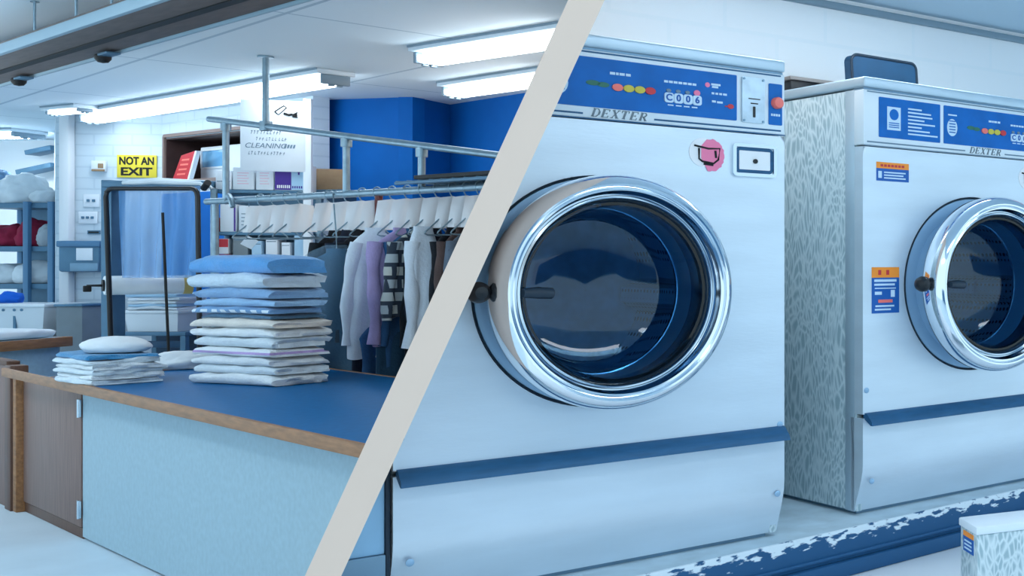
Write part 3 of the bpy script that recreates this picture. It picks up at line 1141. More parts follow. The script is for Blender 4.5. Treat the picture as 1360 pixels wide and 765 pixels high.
add_box(b, (xd0 + 0.01, 0.094, 0.06), (xd1 - 0.008, 0.12, ZC - 0.055), 0.003)
obj('gate_panel', b, M_WOODDOOR, gd)
for zz in (0.11, ZC - 0.20):
    b = nb()
    add_box(b, (xd1 - 0.05, 0.086, zz), (xd1 + 0.004, 0.0935, zz + 0.09), 0.002)
    add_tube(b, [(xd1 - 0.006, 0.084, zz - 0.002), (xd1 - 0.006, 0.084, zz + 0.092)], 0.007, 10)
    obj('hinge', b, M_CHROME2, gd)
gp_ = thing('gate_post', 'dark brown wooden post left of the half door', 'post', (FL.x, FL.y, 0), rC)
xa, xb = onC(9, 0.06), onC(20, 0.06)
b = nb()
add_box(b, (xa, 0.05, 0), (xb - 0.06, 0.13, ZC + 0.005), 0.006)
obj('post', b, M_WOODDK, gp_)
b = nb()
add_box(b, (xb - 0.055, 0.06, 0), (xb + 0.01, 0.13, ZC - 0.05), 0.006)
obj('post_facing', b, M_WOOD, gp_)
pl = thing('wood_divider', 'brown wooden side panel left of the dark post at the photo edge', 'panel', (FL.x, FL.y, 0), rC)
b = nb()
add_box(b, (xa - 0.9, 0.07, 0.0), (xa - 0.01, 0.10, ZC - 0.005), 0.004)
obj('panel_board', b, M_WOODDOOR, pl)
b = nb()
add_box(b, (xa - 0.9, 0.06, ZC - 0.0045), (xa - 0.01, 0.12, ZC + 0.025), 0.004)
obj('panel_cap', b, M_WOODDK, pl)
CLIP.append((ct, -1))


# ------------------------------------------------------------------ TOWELS
def towel(name, L, D, T, layers, m, loc, rz, label, seed, group=None, sag=0.0, front_fold=True, ragged=0.0, K=22):
    """a folded cloth: ribbon folded in `layers`, swept along its length with soft wobble"""
    rn = random.Random(seed)
    t = T / layers
    cl = []
    nst = 10
    r = t / 2
    for i in range(layers):
        z = t * (i + 0.5)
        fwd = (i % 2 == 0)
        short = rn.uniform(0.0, 0.03)
        y0, y1 = (D - r - short, r) if fwd else (r, D - r - short)
        if not front_fold:
            y0, y1 = D - y0, D - y1
        for k in range(nst + 1):
            y = y0 + (y1 - y0) * k / nst
            cl.append((y, z))
        if i < layers - 1:
            yy = y1
            sgn = -1 if (fwd == front_fold) else 1
            for k in range(1, 6):
                a = PI * k / 6
                cl.append((yy + sgn * r * math.sin(a) * 1.15, z + r - r * math.cos(a)))
    th = t * 0.49
    up, dn = [], []
    n = len(cl)
    for i, p in enumerate(cl):
        a, c = cl[max(0, i - 1)], cl[min(n - 1, i + 1)]
        dx, dz = c[0] - a[0], c[1] - a[1]
        l = math.hypot(dx, dz) or 1
        nx, nz = -dz / l, dx / l
        up.append((p[0] + nx * th, p[1] + nz * th))
        dn.append((p[0] - nx * th, p[1] - nz * th))
    loop = up + dn[::-1]
    b = nb()
    rings = []
    for k in range(K + 1):
        u = k / K
        x = (u - 0.5) * L
        ring = []
        for (y, z) in loop:
            nv = noise.noise_vector(Vector((x * 5 + seed * 3.1, y * 5, z * 22 + seed)))
            nf = noise.noise_vector(Vector((x * 17 + seed, y * 17, z * 40)))
            wz = (nv.z * 0.013 + nf.z * 0.005) * min(1, 0.3 + z / T)
            e = abs(u - 0.5) * 2
            droop = -sag * max(0, e - 0.75) / 0.25 * (z / T)
            xx = x
            if ragged and k in (0, K):
                xx += ragged * noise.noise(Vector((y * 23, z * 90, seed * 1.7)))
            ring.append(b.verts.new((xx + nv.x * 0.014, y - D / 2 + nv.y * 0.018 + nf.y * 0.006, max(0.0005, z + wz + droop))))
        rings.append(ring)
    for p, q in zip(rings, rings[1:]):
        for k in range(len(loop)):
            j = (k + 1) % len(loop)
            b.faces.new((p[k], p[j], q[j], q[k]))
    # end caps follow the ribbon
    nl = len(cl)
    for ring, fl in ((rings[0], 1), (rings[-1], 0)):
        for i in range(nl - 1):
            q = (ring[i], ring[i + 1], ring[2 * nl - 2 - i], ring[2 * nl - 1 - i])
            b.faces.new(q if fl else q[::-1])
    o = obj(name, b, m, None, angle=70)
    o.location = loc
    o.rotation_euler = (0, 0, rz)
    tag(o, label, 'towel', group)
    return o


# tall stack: front corner, left and right bottom corners as in the picture
cF, cL, cR = atz(366, 514, ZC), atz(258, 496, ZC), atz(441, 499, ZC)
LS, DS = 0.60, 0.29
rS = -R(20)
xs_ = Vector((math.cos(rS), math.sin(rS), 0))
ys = Vector((-math.sin(rS), math.cos(rS), 0))
mid = cF - xs_ * LS / 2 + ys * (DS / 2)
ztot = CZ - (340 - HZ) / F * cF.y - ZC        # height of the stack
spec = [  # bottom to top: thickness weight, layers, material, length factor, depth factor, label
    (16, 2, T_WHITE, 1.0, 1.0, 'white towel at the very bottom of the tall stack', .012),
    (13, 2, T_WHITE2, 1.01, 0.99, 'white towel second from the bottom of the tall stack', .014),
    (14, 2, T_WHITE, 1.0, 1.0, 'white towel directly under the lilac-hemmed towel in the tall stack', .012),
    (13, 2, T_LILAC, 0.97, 0.98, 'white towel with a lilac hem stripe in the tall stack', .01),
    (16, 2, T_WHITE2, 0.99, 1.0, 'white towel lying directly on the lilac-hemmed towel in the tall stack', .016),
    (14, 2, T_WHITE, 1.0, 1.01, 'thick white towel second below the thin teal towel', .012),
    (13, 2, T_CREAM, 1.03, 1.03, 'white towel with creamy folds just under the thin teal towel', .01),
    (8, 2, T_TEAL, 0.90, 0.95, 'thin dark teal towel in the middle of the tall stack', .004),
    (11, 2, T_DOTS, 0.93, 0.96, 'blue towel with a row of white dashes in the tall stack', .004),
    (12, 2, T_LBLUE, 0.97, 0.97, 'light blue towel just above the dashed towel', .004),
    (16, 2, T_MBLUE, 0.94, 1.0, 'mid blue towel third from the top of the tall stack', .004),
    (22, 2, T_PALE, 0.95, 1.06, 'pale whitish-blue towel second from the top of the tall stack', .004),
    (26, 2, T_BLUE, 0.98, 1.03, 'bright blue towel on top of the tall stack', .004),
]
tw_ = sum(s_[0] for s_ in spec)
z = ZC + 0.001
for i, (w_, ly, m_, lf, df, lab, rg) in enumerate(spec):
    T = ztot * w_ / tw_
    jx, jy = rnd.uniform(-.012, .012), rnd.uniform(-.01, .01)
    u_ = Vector((math.cos(rS), math.sin(rS), 0))
    towel('folded_towel', LS * lf, DS * df, T * 0.985, ly, m_, (mid.x + jx * u_.x + jy * ys.x, mid.y + jx * u_.y + jy * ys.y, z), rS + rnd.uniform(-.02, .02), lab, 11 + i,
          'towels of the tall stack', ragged=rg, front_fold=True, sag=0.014)
    z += T

# small stack
cF, cL, cR = atz(122, 513, ZC), atz(74, 503, ZC), atz(224, 500, ZC)
rS2 = -R(30)
xs2 = Vector((math.cos(rS2), math.sin(rS2), 0))
ys2 = Vector((-math.sin(rS2), math.cos(rS2), 0))
LS2, DS2 = 0.43, 0.30
mid = cF - xs2 * LS2 / 2 + ys2 * (DS2 / 2)
zt2 = CZ - (468 - HZ) / F * (mid.y) - ZC
names = ['white cloth at the bottom of the short stack', 'white cloth second from the bottom of the short stack', 'white cloth third from the bottom of the short stack',
         'white cloth fourth from the bottom of the short stack', 'white cloth directly below the sky blue one in the short stack', 'sky blue folded cloth on the short stack under the white bundle']
z = ZC + 0.001
for i, lab in enumerate(names):
    T = zt2 / 6
    towel('folded_cloth', LS2 * (1.0 if i < 5 else 0.94), DS2 * (1.0 if i < 5 else .97), T * 0.98, 2, T_SKY if i == 5 else (T_WHITE if i % 2 else T_WHITE2),
          (mid.x + rnd.uniform(-.012, .012), mid.y + rnd.uniform(-.012, .012), z), rS2 + rnd.uniform(-.03, .03), lab, 40 + i, 'cloths of the short stack', ragged=.02)
    z += T


def bundle(name, label, cat, c, rx, ry, h, m, seed, amp=0.16, rz=0.0, group=None, flat_=0.55):
    """a soft rumpled heap of cloth"""
    b = nb()
    bmesh.ops.create_icosphere(b, subdivisions=4, radius=1.0)
    for v in b.verts:
        p = v.co.copy()
        nvv = noise.noise(p * 1.6 + Vector((seed, seed * .7, 0))) * amp + noise.noise(p * 4.2 + Vector((0, seed, 3))) * amp * .45
        k = 1 + nvv
        zz = p.z
        zz = -flat_ * 0.0 + max(0.0, (zz + 0.55) / 1.55) if zz > -0.55 else 0.0
        v.co = Vector((p.x * rx * k, p.y * ry * k, zz * h * (1 + nvv * .8)))
    o = obj(name, b, m, None, angle=70)
    o.location = c
    o.rotation_euler = (0, 0, rz)
    return tag(o, label, cat, group)


mb_ = at(143, 455, mid.y + 0.05)
bundle('cloth_bundle', 'round white cloth bundle on top of the short stack', 'cloth', (mid.x + .0, mid.y + 0.02, z + 0.001), 0.15, 0.12, 0.08, M_WHITECLOTH, 3.2, 0.08)
fc = atz(240, 490, ZC)
bundle('crumpled_cloth', 'small crumpled white cloth lying between the short and tall stacks', 'cloth', (fc.x, fc.y + .05, ZC + 0.001), 0.11, 0.17, 0.10, M_WHITECLOTH, 8.1, 0.2, rC)

# ------------------------------------------------------------------ LEFT COUNTER AND THINGS ON IT
ZK = 0.838
ka, kb = atz(-60, 459, ZK), atz(97, 447, ZK)
dk = (kb - ka)
rK = math.atan2(dk.y, dk.x)
lk = dk.length
k2 = thing('side_counter', 'pale counter with a brown wooden edge by the shelves at far left', 'counter', (ka.x, ka.y, 0), rK)
b = nb()
add_box(b, (0, 0.02, ZK - 0.05), (lk - 0.02, 0.62, ZK - 0.001), 0.003)
obj('worktop', b, M_LAMINATE, k2)
b = nb()
add_box(b, (0, 0, ZK - 0.075), (lk, 0.02, ZK + 0.002), 0.004)
add_box(b, (lk - 0.02, 0.02, ZK - 0.075), (lk, 0.62, ZK + 0.002), 0.004)
obj('wooden_edge', b, M_WOOD, k2)
b = nb()
add_box(b, (0, 0.05, 0.0), (lk - 0.06, 0.6, ZK - 0.051), 0.003)
obj('cabinet_body', b, M_LAMINATE, k2)
cs = at(35, 440, ka.y + 0.3)
sheet = towel('folded_sheet', 1.05, 0.42, 0.07, 2, M_WHITECLOTH, tuple((Matrix.Translation((ka.x, ka.y, ZK + 0.003)) @ Matrix.Rotation(rK, 4, 'Z') @ Vector((lk - .62, .29, 0)))), rK, 'white folded sheet lying on the side counter at far left', 71)
sheet['category'] = 'sheet'
# white basket beyond the side counter
bk = at(43, 430, 9.95)
bt = thing('laundry_basket', 'white plastic laundry basket behind the side counter at far left', 'basket', (bk.x, 9.95, 0.0), 0.05)
zb, ztp = CZ - (440 - HZ) / F * 9.95, CZ - (405 - HZ) / F * 9.95
stn = obj('stand', add_box(nb(), (-0.42, -0.2, 0), (0.28, 0.2, zb - 0.002), 0.005), M_GREYBOX, bt)
b = nb()
hw0, hw1 = 0.30, 0.34
outer0 = [(-hw0, -.2, zb), (hw0, -.2, zb), (hw0, .2, zb), (-hw0, .2, zb)]
for s_, (hw, dd) in enumerate(((hw0, .18), (hw1, .22))):
    pass
A = [b.verts.new(p) for p in ((-.30, -.18, zb), (.24, -.18, zb), (.24, .18, zb), (-.30, .18, zb))]
B_ = [b.verts.new(p) for p in ((-.36, -.22, ztp), (.29, -.22, ztp), (.29, .22, ztp), (-.36, .22, ztp))]
C_ = [b.verts.new(p) for p in ((-.34, -.20, ztp), (.27, -.20, ztp), (.27, .20, ztp), (-.34, .20, ztp))]
D_ = [b.verts.new(p) for p in ((-.28, -.16, zb + .02), (.22, -.16, zb + .02), (.22, .16, zb + .02), (-.28, .16, zb + .02))]
for P_, Q_ in ((A, B_), (B_, C_), (C_, D_)):
    for i in range(4):
        b.faces.new((P_[i], P_[(i + 1) % 4], Q_[(i + 1) % 4], Q_[i]))
b.faces.new(A[::-1])
b.faces.new(D_)
obj('basket_body', b, M_TUBPLASTIC, bt)
b = nb()
add_tube(b, [(-.36, -.22, ztp), (.29, -.22, ztp), (.29, .22, ztp), (-.36, .22, ztp), (-.36, -.22, ztp)], 0.016, 8)
obj('basket_rim', b, M_TUBPLASTIC, bt)
b = nb()
for xx in (-.30, .02):
    add_box(b, (xx, -.205, zb + .03), (xx + .02, -.19, ztp - .03))
for xx in (-.05, .04, .1):
    add_lathe(b, [(.012, 0), (.012, .004)], (xx, -.214, ztp - .035), 10, 'o', cap1=True)
obj('slots', b, M_SLATE, bt)
bl = at(6, 410, 9.9)
bundle('blue_cloth', 'small bright blue cloth at the left rim of the laundry basket', 'cloth', (bl.x, 9.95, ztp + 0.018), 0.09, 0.09, 0.1, mat('cobalt_cloth', rgb(20, 100, 210), 0.9), 5.5, 0.2)
# grey cabinet
ga, gb2 = at(74, 404, 9.75), at(109, 404, 9.75)
gc = thing('grey_cabinet', 'dark grey cabinet standing beside the white pilaster behind the side counter', 'cabinet', (ga.x, 9.75, 0), 0.0)
b = nb()
add_box(b, (0, 0, 0), (gb2.x - ga.x, 0.33, ga.z - 0.02), 0.006)
obj('cabinet_body', b, M_GREYBOX, gc)
b = nb()
add_box(b, (-0.01, -0.012, ga.z - 0.0195), (gb2.x - ga.x + 0.01, 0.34, ga.z), 0.004)
obj('cabinet_top', b, M_SLATE, gc)

# shelf unit in the alcove
YS = 10.9
sl, sr = at(-40, 270, YS), at(69, 270, YS)
zs = [CZ - (yy - HZ) / F * YS for yy in (430, 377, 327, 269)]
su = thing('shelf_unit', 'blue-grey steel shelf unit with laundry in the alcove at far left', 'shelf', (sl.x, YS, 0), 0.0)
ws = sr.x - sl.x
for xx in (at(30, 0, YS).x - sl.x, ws - 0.045, 0.0):
    for yy in (0.0, 0.46):
        b = nb()
        add_box(b, (xx, yy, 0), (xx + 0.05, yy + 0.04, zs[3] + 0.01), 0.003)
        obj('post', b, M_SHELFBLUE, su)
for zz in zs:
    b = nb()
    add_box(b, (0, 0.041, zz - 0.05), (ws, 0.459, zz), 0.003)
    obj('shelf_board', b, M_SLATE, su)
b = nb()
add_box(b, (0, 0.501, 0.3), (ws, 0.515, zs[3]), 0.0)
obj('back_sheet', b, M_SLATE, su)


def onS(x, y, dy=0.2):
    p = at(x, y, YS + dy)
    return p


p = onS(44, 327)
bundle('laundry_bag', 'dark red laundry bag on the middle shelf, right of the front post', 'bag', (p.x, YS + .23, zs[2] + .001), 0.13, 0.17, 0.26, M_REDCLOTH, 1.1, 0.18)
p = onS(12, 327)
bundle('laundry_bag', 'dark red laundry bag on the middle shelf, left of the front post', 'bag', (p.x, YS + .23, zs[2] + .001), 0.15, 0.17, 0.22, M_REDCLOTH, 2.3, 0.2)
p = onS(64, 327)
bundle('laundry_bag', 'small white bag on the middle shelf beside the red bags', 'bag', (p.x, YS + .24, zs[2] + .001), 0.045, 0.15, 0.22, M_WHITECLOTH, 4.1, 0.2)
for i, (xx, hh, lab) in enumerate(((8, .2, 'white linen bundle on the lower shelf, left of the front post'), (48, .22, 'white linen bundle on the lower shelf, right of the front post'))):
    p = onS(xx, 377)
    bundle('linen_bundle', lab, 'linen', (p.x, YS + .23, zs[1] + .001), 0.20, 0.18, hh, M_WHITECLOTH, 6.1 + i, 0.12)
p = onS(28, 269)
bundle('laundry_bag', 'large white bag on the top shelf of the alcove unit', 'bag', (p.x, YS + .23, zs[3] + .001), 0.22, 0.18, 0.30, M_WHITECLOTH, 9.1, 0.25)
p = onS(0, 269)
bundle('laundry_bag', 'patterned blue and white bag on the top shelf at the photo edge', 'bag', (p.x - .06, YS + .25, zs[3] + .001), 0.13, 0.16, 0.34, M_GOWNBLUE, 10.1, 0.2)
p = onS(58, 269)
bundle('laundry_bag', 'small pale bag on the top shelf beside the large white bag', 'bag', (p.x, YS + .23, zs[3] + .001), 0.09, 0.14, 0.14, M_WHITECLOTH, 12.4, 0.2)
p = onS(9, 430)
bundle('laundry_bag', 'small dark red cloth on the bottom shelf behind the basket', 'cloth', (p.x, YS + .2, zs[0] + .001), 0.09, 0.12, 0.26, M_REDCLOTH, 13.4, 0.25)

# ------------------------------------------------------------------ ON THE BACK WALL
YW = 10.17


def onwall(x, y, Y=10.2):
    return at(x, y, Y)


def wallplate(name, x0, y0, x1, y1, m, label, cat, depth=0.02, extra=None, bev=0.004):
    """thing hung on the sign wall, spanned by picture corners"""
    k = ((x0 + x1) / 2 - 74) / (215 - 74)
    Yf = 10.2 + 0.15 * k - 0.003
    a, c = at(x0, y0, Yf), at(x1, y1, Yf)
    t = thing(name, label, cat, (a.x, 10.2 + (a.x - A0.x) * (A1.y - A0.y) / (A1.x - A0.x), c.z), math.atan2(A1.y - A0.y, A1.x - A0.x))
    w, h = c.x - a.x, a.z - c.z
    b = nb()
    add_box(b, (0, -depth, 0), (w, -0.006, h), bev)
    return t, w, h, b, depth


t, w, h, b, d = wallplate('exit_notice', 160, 206, 206, 236, M_SIGNYELLOW, 'yellow sign reading NOT AN EXIT on the back wall', 'sign', 0.014, bev=0.001)
obj('sign_board', b, M_SIGNYELLOW, t)
for k, (tx, zz) in enumerate((('NOT AN', 0.74), ('EXIT', 0.27))):
    tb = text_bm(tx, h * 0.56, bold=0.004)
    xs_t = [v.co.x for v in tb.verts]
    zs_t = [v.co.z for v in tb.verts]
    fx, fz = w * (.88 if k == 0 else .80) / (max(xs_t) - min(xs_t)), h * .36 / (max(zs_t) - min(zs_t))
    bmesh.ops.scale(tb, vec=(fx, 1, fz), verts=tb.verts[:])
    mx_, mz_ = fx * (max(xs_t) + min(xs_t)) / 2, fz * (max(zs_t) + min(zs_t)) / 2
    shift(tb, (w / 2 - mx_, -d - 0.001, h * zz - mz_))
    obj('lettering', tb, M_INK, t)
t, w, h, b, d = wallplate('thermostat', 126, 214, 142, 228, M_PAPER, 'small beige and white thermostat left of the yellow sign', 'thermostat', 0.04)
obj('thermostat_body', b, M_PAPER, t)
b = nb()
add_box(b, (0.01, -d - 0.012, 0.0), (w, -d, h * .2), 0.002)
add_box(b, (w * .5, -d - 0.004, h * .3), (w * .9, -d, h * .75), 0.002)
obj('thermostat_slider', b, M_CARD, t)
for (y0, y1, xa_, xb_, nsw, lab) in ((258, 275, 113, 132, 2, 'white double switch plate below the thermostat'), (281, 297, 107, 129, 3, 'white triple switch plate just above the dispenser')):
    t, w, h, b, d = wallplate('switch_plate', xa_, y0, xb_, y1, M_PAPER, lab, 'switch', 0.014)
    obj('plate', b, M_PAPER, t)
    for i in range(nsw):
        b = nb()
        cx_ = w * (i + 1) / (nsw + 1)
        add_box(b, (cx_ - .010, -d - .012, h * .4), (cx_ + .010, -d, h * .6), 0.002)
        obj('toggle', b, M_SLATE, t)
t, w, h, b, d = wallplate('wall_slot', 118, 306, 133, 311, M_SLATE, 'short dark slot plate on the wall above the dispenser', 'plate', 0.012, bev=0.002)
obj('slot_plate', b, M_SLATE, t)
b = nb()
add_box(b, (w * .1, -d - .004, h * .3), (w * .9, -d, h * .7))
obj('slot', b, M_INK, t)
t, w, h, b, d = wallplate('towel_dispenser', 98, 321, 145, 361, M_SLATE, 'grey paper towel dispenser on the back wall', 'dispenser', 0.16, bev=0.02)
obj('dispenser_body', b, M_SLATE, t)
b = nb()
add_box(b, (-0.01, -d - 0.012, h - 0.05), (w + 0.01, -0.006, h + 0.006), 0.012)
obj('dispenser_lid', b, M_SHELFBLUE, t)
b = nb()
add_box(b, (w * .45, -d - 0.005, h * .38), (w * .85, -d - 0.0005, h * .78), 0.002)
obj('dispenser_window', b, M_PAPER, t)
b = nb()
add_box(b, (w * .32, -d - 0.02, h * .02), (w * 1.0, -d - .0005, h * .30), 0.008)
obj('dispenser_tray', b, M_STEELDK, t)
b = nb()
add_tube(b, [(0.03, -0.03, 0.0), (0.028, -0.03, -0.15), (0.02, -0.03, -0.3), (0.035, -0.03, -0.5)], 0.008, 8)
obj('cord', b, M_SLATE, t)

# things in the pass-through niche
p = A1 + uB * (onB(244) + .02)
nv_ = Vector((-uB.y, uB.x, 0))


def onNiche(x, dy):
    q = A1 + nv_ * dy
    k = (x - CX) / F
    s_ = (k * q.y - q.x) / (uB.x - k * uB.y)
    return q + uB * s_


q = onNiche(230, 0.015)
rs = thing('red_placard', 'glossy red placard leaning in the dark niche', 'placard', (q.x, q.y, q0 + 0.001), rB)
b = nb()
add_prism(b, [(-0.02, 0), (0.26, 0), (0.40, 0.25), (0.15, 0.22)], 0, 0.02)
obj('placard_sheet', b, M_REDPLASTIC, rs)
b = nb()
for i in range(4):
    add_prism(b, [(0.07 + i * .03, .045 + i * .042), (0.22 + i * .025, .045 + i * .042), (0.23 + i * .025, .06 + i * .042), (0.08 + i * .03, .06 + i * .042)], -0.002, 0)
obj('placard_print', b, M_SALMON, rs)
b = nb()
add_prism(b, [(0.265, 0), (0.295, 0), (0.435, 0.25), (0.405, 0.25)], -0.002, 0.03)
obj('placard_border', b, M_PAPER, rs)
q = onNiche(266, 0.16)
q2 = onNiche(328, 0.16)
wm = (q2 - q).length
ms = thing('white_display', 'white framed glass-fronted case in the niche behind the pipe', 'case', (q.x, q.y, q0 + 0.001), rB)
hm = CZ - (196 - HZ) / F * q.y - q0
b = nb()
add_box(b, (0, 0, 0), (wm, 0.3, hm), 0.01)
obj('case_body', b, M_PAPER, ms)
b = nb()
add_box(b, (0.05, -0.006, hm * .38), (wm * .55, -0.0005, hm * .88), 0.003)
obj('case_glass', b, mat('case_glass', rgb(110, 170, 212), 0.15), ms)
b = nb()
add_frame(b, 0.035, hm * .34, wm * .57, hm * .92, 0.015, -0.014, -0.0005)
obj('case_frame', b, M_PANELWHITE, ms)

# ------------------------------------------------------------------ BAGGING MACHINE
YB_ = 8.25
sc_ = YB_ / F
o0 = at(150, 250, YB_)
bg = thing('bagging_stand', 'dark tubular garment bagging stand with hanging clear plastic behind the counter', 'bagging stand', (o0.x, YB_, 0), 0.0)


def L_(x, y, dy=0.0):
    p = at(x, y, YB_ + dy)
    return Vector((p.x - o0.x, dy, p.z))


b = nb()
a, c = L_(137, 239, .12), L_(151, 239, .12)
add_box(b, (a.x, .10, 0), (c.x, .22, a.z), 0.006)
obj('post', b, M_SLATE, bg)
b = nb()
a, c = L_(139, 240, 0.05), L_(278, 249, 0.05)
add_box(b, (a.x, .02, c.z), (c.x, .22, a.z), 0.01)
obj('top_arm', b, M_SLATE, bg)
b = nb()
a, c = L_(150, 242, 0.0), L_(272, 246, 0.0)
for i in range(5):
    zz = a.z - 0.004 + .012 * math.sin(i * 2.1)
    add_tube(b, [(a.x + .05, .03 + .035 * i, zz), (a.x + (c.x - a.x) * .4, .02 + .035 * i, zz + .012), (c.x - .05, .03 + .035 * i, zz - .004), (c.x + .01, .02 + .035 * i, zz - .05)], [.016, .02, .018, .008], 8)
obj('film_folds', b, M_ROLL, bg)
b = nb()
pts = [L_(156, 470), L_(149, 262)] + [L_(157 - 8 * math.cos(R(k)), 261 - 10 * math.sin(R(k))) for k in (30, 60, 90)] + \
      [L_(262 + 8 * math.sin(R(k)), 261 - 10 * math.cos(R(k))) for k in (0, 30, 60)] + [L_(270, 262), L_(273, 470)]
pts = [Vector((p.x, -0.05, p.z)) for p in pts]
pts = [Vector((pts[0].x + .02, -.05, 0.02))] + pts + [Vector((pts[-1].x + .02, -.05, 0.02))]
add_tube(b, pts, 0.016, 10)
obj('arch_tube', b, M_BLACK, bg)
b = nb()
r_ = [L_(276, 242), L_(270, 250), L_(266, 246)]
add_tube(b, [(L_(268, 250).x, 0.02, L_(268, 250).z), (L_(282, 243).x, -.04, L_(282, 243).z)], 0.022, 10)
obj('arm_clamp', b, M_INK, bg)
b = nb()
a, c = L_(230, 283), L_(238, 470)
add_tube(b, [(a.x, -0.09, a.z), (c.x, -0.09, c.z), (c.x + .02, -.09, 0.02)], 0.009, 8)
obj('guide_rod', b, M_INK, bg)
b = nb()
for xx in (L_(152, 0).x, L_(274, 0).x):
    add_box(b, (xx - .03, -.3, 0), (xx + .06, .35, .02), 0.004)
obj('foot', b, M_SLATE, bg)
# hanging clear plastic
b = nb()
x0_, x1_ = L_(154, 0).x, L_(264, 0).x
zt_, zb_ = L_(0, 247).z, L_(0, 369).z
nx, nz = 60, 24
G = []
for i in range(nx + 1):
    u = i / nx
    col = []
    for k in range(nz + 1):
        v = k / nz
        y = 0.02 + 0.022 * math.sin(u * 31 + 2 * v) * (0.3 + .7 * v) + 0.018 * noise.noise(Vector((u * 9, v * 2, 1.2)))
        col.append(b.verts.new((x0_ + (x1_ - x0_) * (u * (1 - .04 * v) + .02 * v), y, zt_ + (zb_ - zt_) * v)))
    G.append(col)
for i in range(nx):
    for k in range(nz):
        b.faces.new((G[i][k], G[i + 1][k], G[i + 1][k + 1], G[i][k + 1]))
film = obj('clear_sheet', b, M_FILM, bg, 'crinkled clear plastic sheet', angle=80)
a = L_(145, 379, 0.08)
rl_len = 0.50
RT = Matrix.Translation((a.x, 0.04, a.z)) @ Matrix.Rotation(R(50), 4, 'Z')


def on_axis(bm_):
    bmesh.ops.transform(bm_, matrix=RT, verts=bm_.verts[:])
    return bm_


b = add_lathe(nb(), [(0.03, 0.0), (0.068, 0.0), (0.07, 0.005), (0.07, rl_len - .005), (0.068, rl_len), (0.03, rl_len)], (0, 0, 0), 32, 'x')
rl = obj('film_roll', on_axis(b), M_ROLL, bg, 'roll of clear plastic')
b = add_lathe(nb(), [(0.0005, -0.012), (0.042, -0.012), (0.042, 0.03), (0.0005, 0.03)], (0, 0, 0), 24, 'x')
obj('roll_hub', on_axis(b), M_INK, rl)
b = add_lathe(nb(), [(0.071, -.004), (0.071, 0.05), (0.069, .05), (0.069, -.004)], (rl_len - .05, 0, 0), 24, 'x', closed=True)
obj('roll_core', on_axis(b), M_CORE, rl)
b = nb()
add_tube(b, [(-.012, 0, 0), (-.09, 0, 0), (-.09, 0, -.03)], 0.010, 8)
add_box(b, (-.115, -.015, -.045), (-.07, .015, 0.0), 0.006)
obj('crank', on_axis(b), M_INK, rl)
# low stand with a tub and papers behind the arch
YT = 8.75
zt = CZ - (441 - HZ) / F * YT
ta, tb_ = at(152, 0, YT), at(246, 0, YT)
ls = thing('low_stand', 'blue-grey slatted stand under the white tub behind the bagging arch', 'stand', (ta.x, YT, 0), 0.0)
wt = tb_.x - ta.x
b = nb()
add_box(b, (0, 0, zt - .03), (wt, .37, zt), 0.004)
obj('stand_top', b, M_SLATE, ls)
for xx in (0.0, wt - .04):
    for yy in (0.0, .33):
        b = nb()
        add_box(b, (xx, yy, 0), (xx + .04, yy + .04, zt - .031), 0.003)
        obj('leg', b, M_SLATE, ls)
for zz in (zt - .12, zt - .22, zt - .36, zt - .5):
    b = nb()
    add_box(b, (.041, .005, zz), (wt - .041, .03, zz + .05), 0.003)
    obj('slat', b, M_TRAY, ls)
b = nb()
add_box(b, (.041, .33, .1), (wt - .041, .345, zt - .032))
obj('back_sheet', b, M_TRAY, ls)
ua, ub = at(159, 0, YT), at(232, 0, YT)
ztt = CZ - (413 - HZ) / F * YT
tub = thing('white_tub', 'white plastic tub standing on the low slatted stand', 'tub', (ua.x, YT + .03, zt + .001), 0.0)
wu, hu = ub.x - ua.x, ztt - zt
b = nb()
A = [b.verts.new(p) for p in ((.02, .02, 0), (wu - .02, .02, 0), (wu - .02, .32, 0), (.02, .32, 0))]
B_ = [b.verts.new(p) for p in ((0, 0, hu), (wu, 0, hu), (wu, .34, hu), (0, .34, hu))]
C_ = [b.verts.new(p) for p in ((.015, .015, hu), (wu - .015, .015, hu), (wu - .015, .325, hu), (.015, .325, hu))]
D_ = [b.verts.new(p) for p in ((.03, .03, .02), (wu - .03, .03, .02), (wu - .03, .31, .02), (.03, .31, .02))]
for P_, Q_ in ((A, B_), (B_, C_), (C_, D_)):
    for i in range(4):
        b.faces.new((P_[i], P_[(i + 1) % 4], Q_[(i + 1) % 4], Q_[i]))
b.faces.new(A[::-1])
b.faces.new(D_)
obj('tub_body', b, M_TUBPLASTIC, tub)
b = nb()
add_tube(b, [(0, 0, hu - .012), (wu, 0, hu - .012), (wu, .34, hu - .012), (0, .34, hu - .012), (0, 0, hu - .012)], 0.013, 8)
obj('tub_rim', b, M_TUBPLASTIC, tub)
zp = zt + .001 + hu + 0.003
for i in range(5):
    o = towel('paper_pad', (wu * .92) * (1 - .05 * (i % 2)), .30, .024, 2, (M_PAPER, M_BOXBLUE, M_WHITECLOTH)[i % 3], (ua.x + wu / 2 + .012 * math.sin(i * 3), YT + .2, zp), .03 * math.sin(i * 2.3),
              ('white folded cover at the bottom of the pile on the tub', 'pale blue folded cover second in the pile on the tub', 'white folded cover in the middle of the pile on the tub',
               'white folded cover second from the top of the pile on the tub', 'pale blue folded cover on top of the pile on the tub')[i], 90 + i, 'covers piled on the white tub')
    o.name = 'folded_cover'
    o['category'] = 'cover'
    zp += .0245

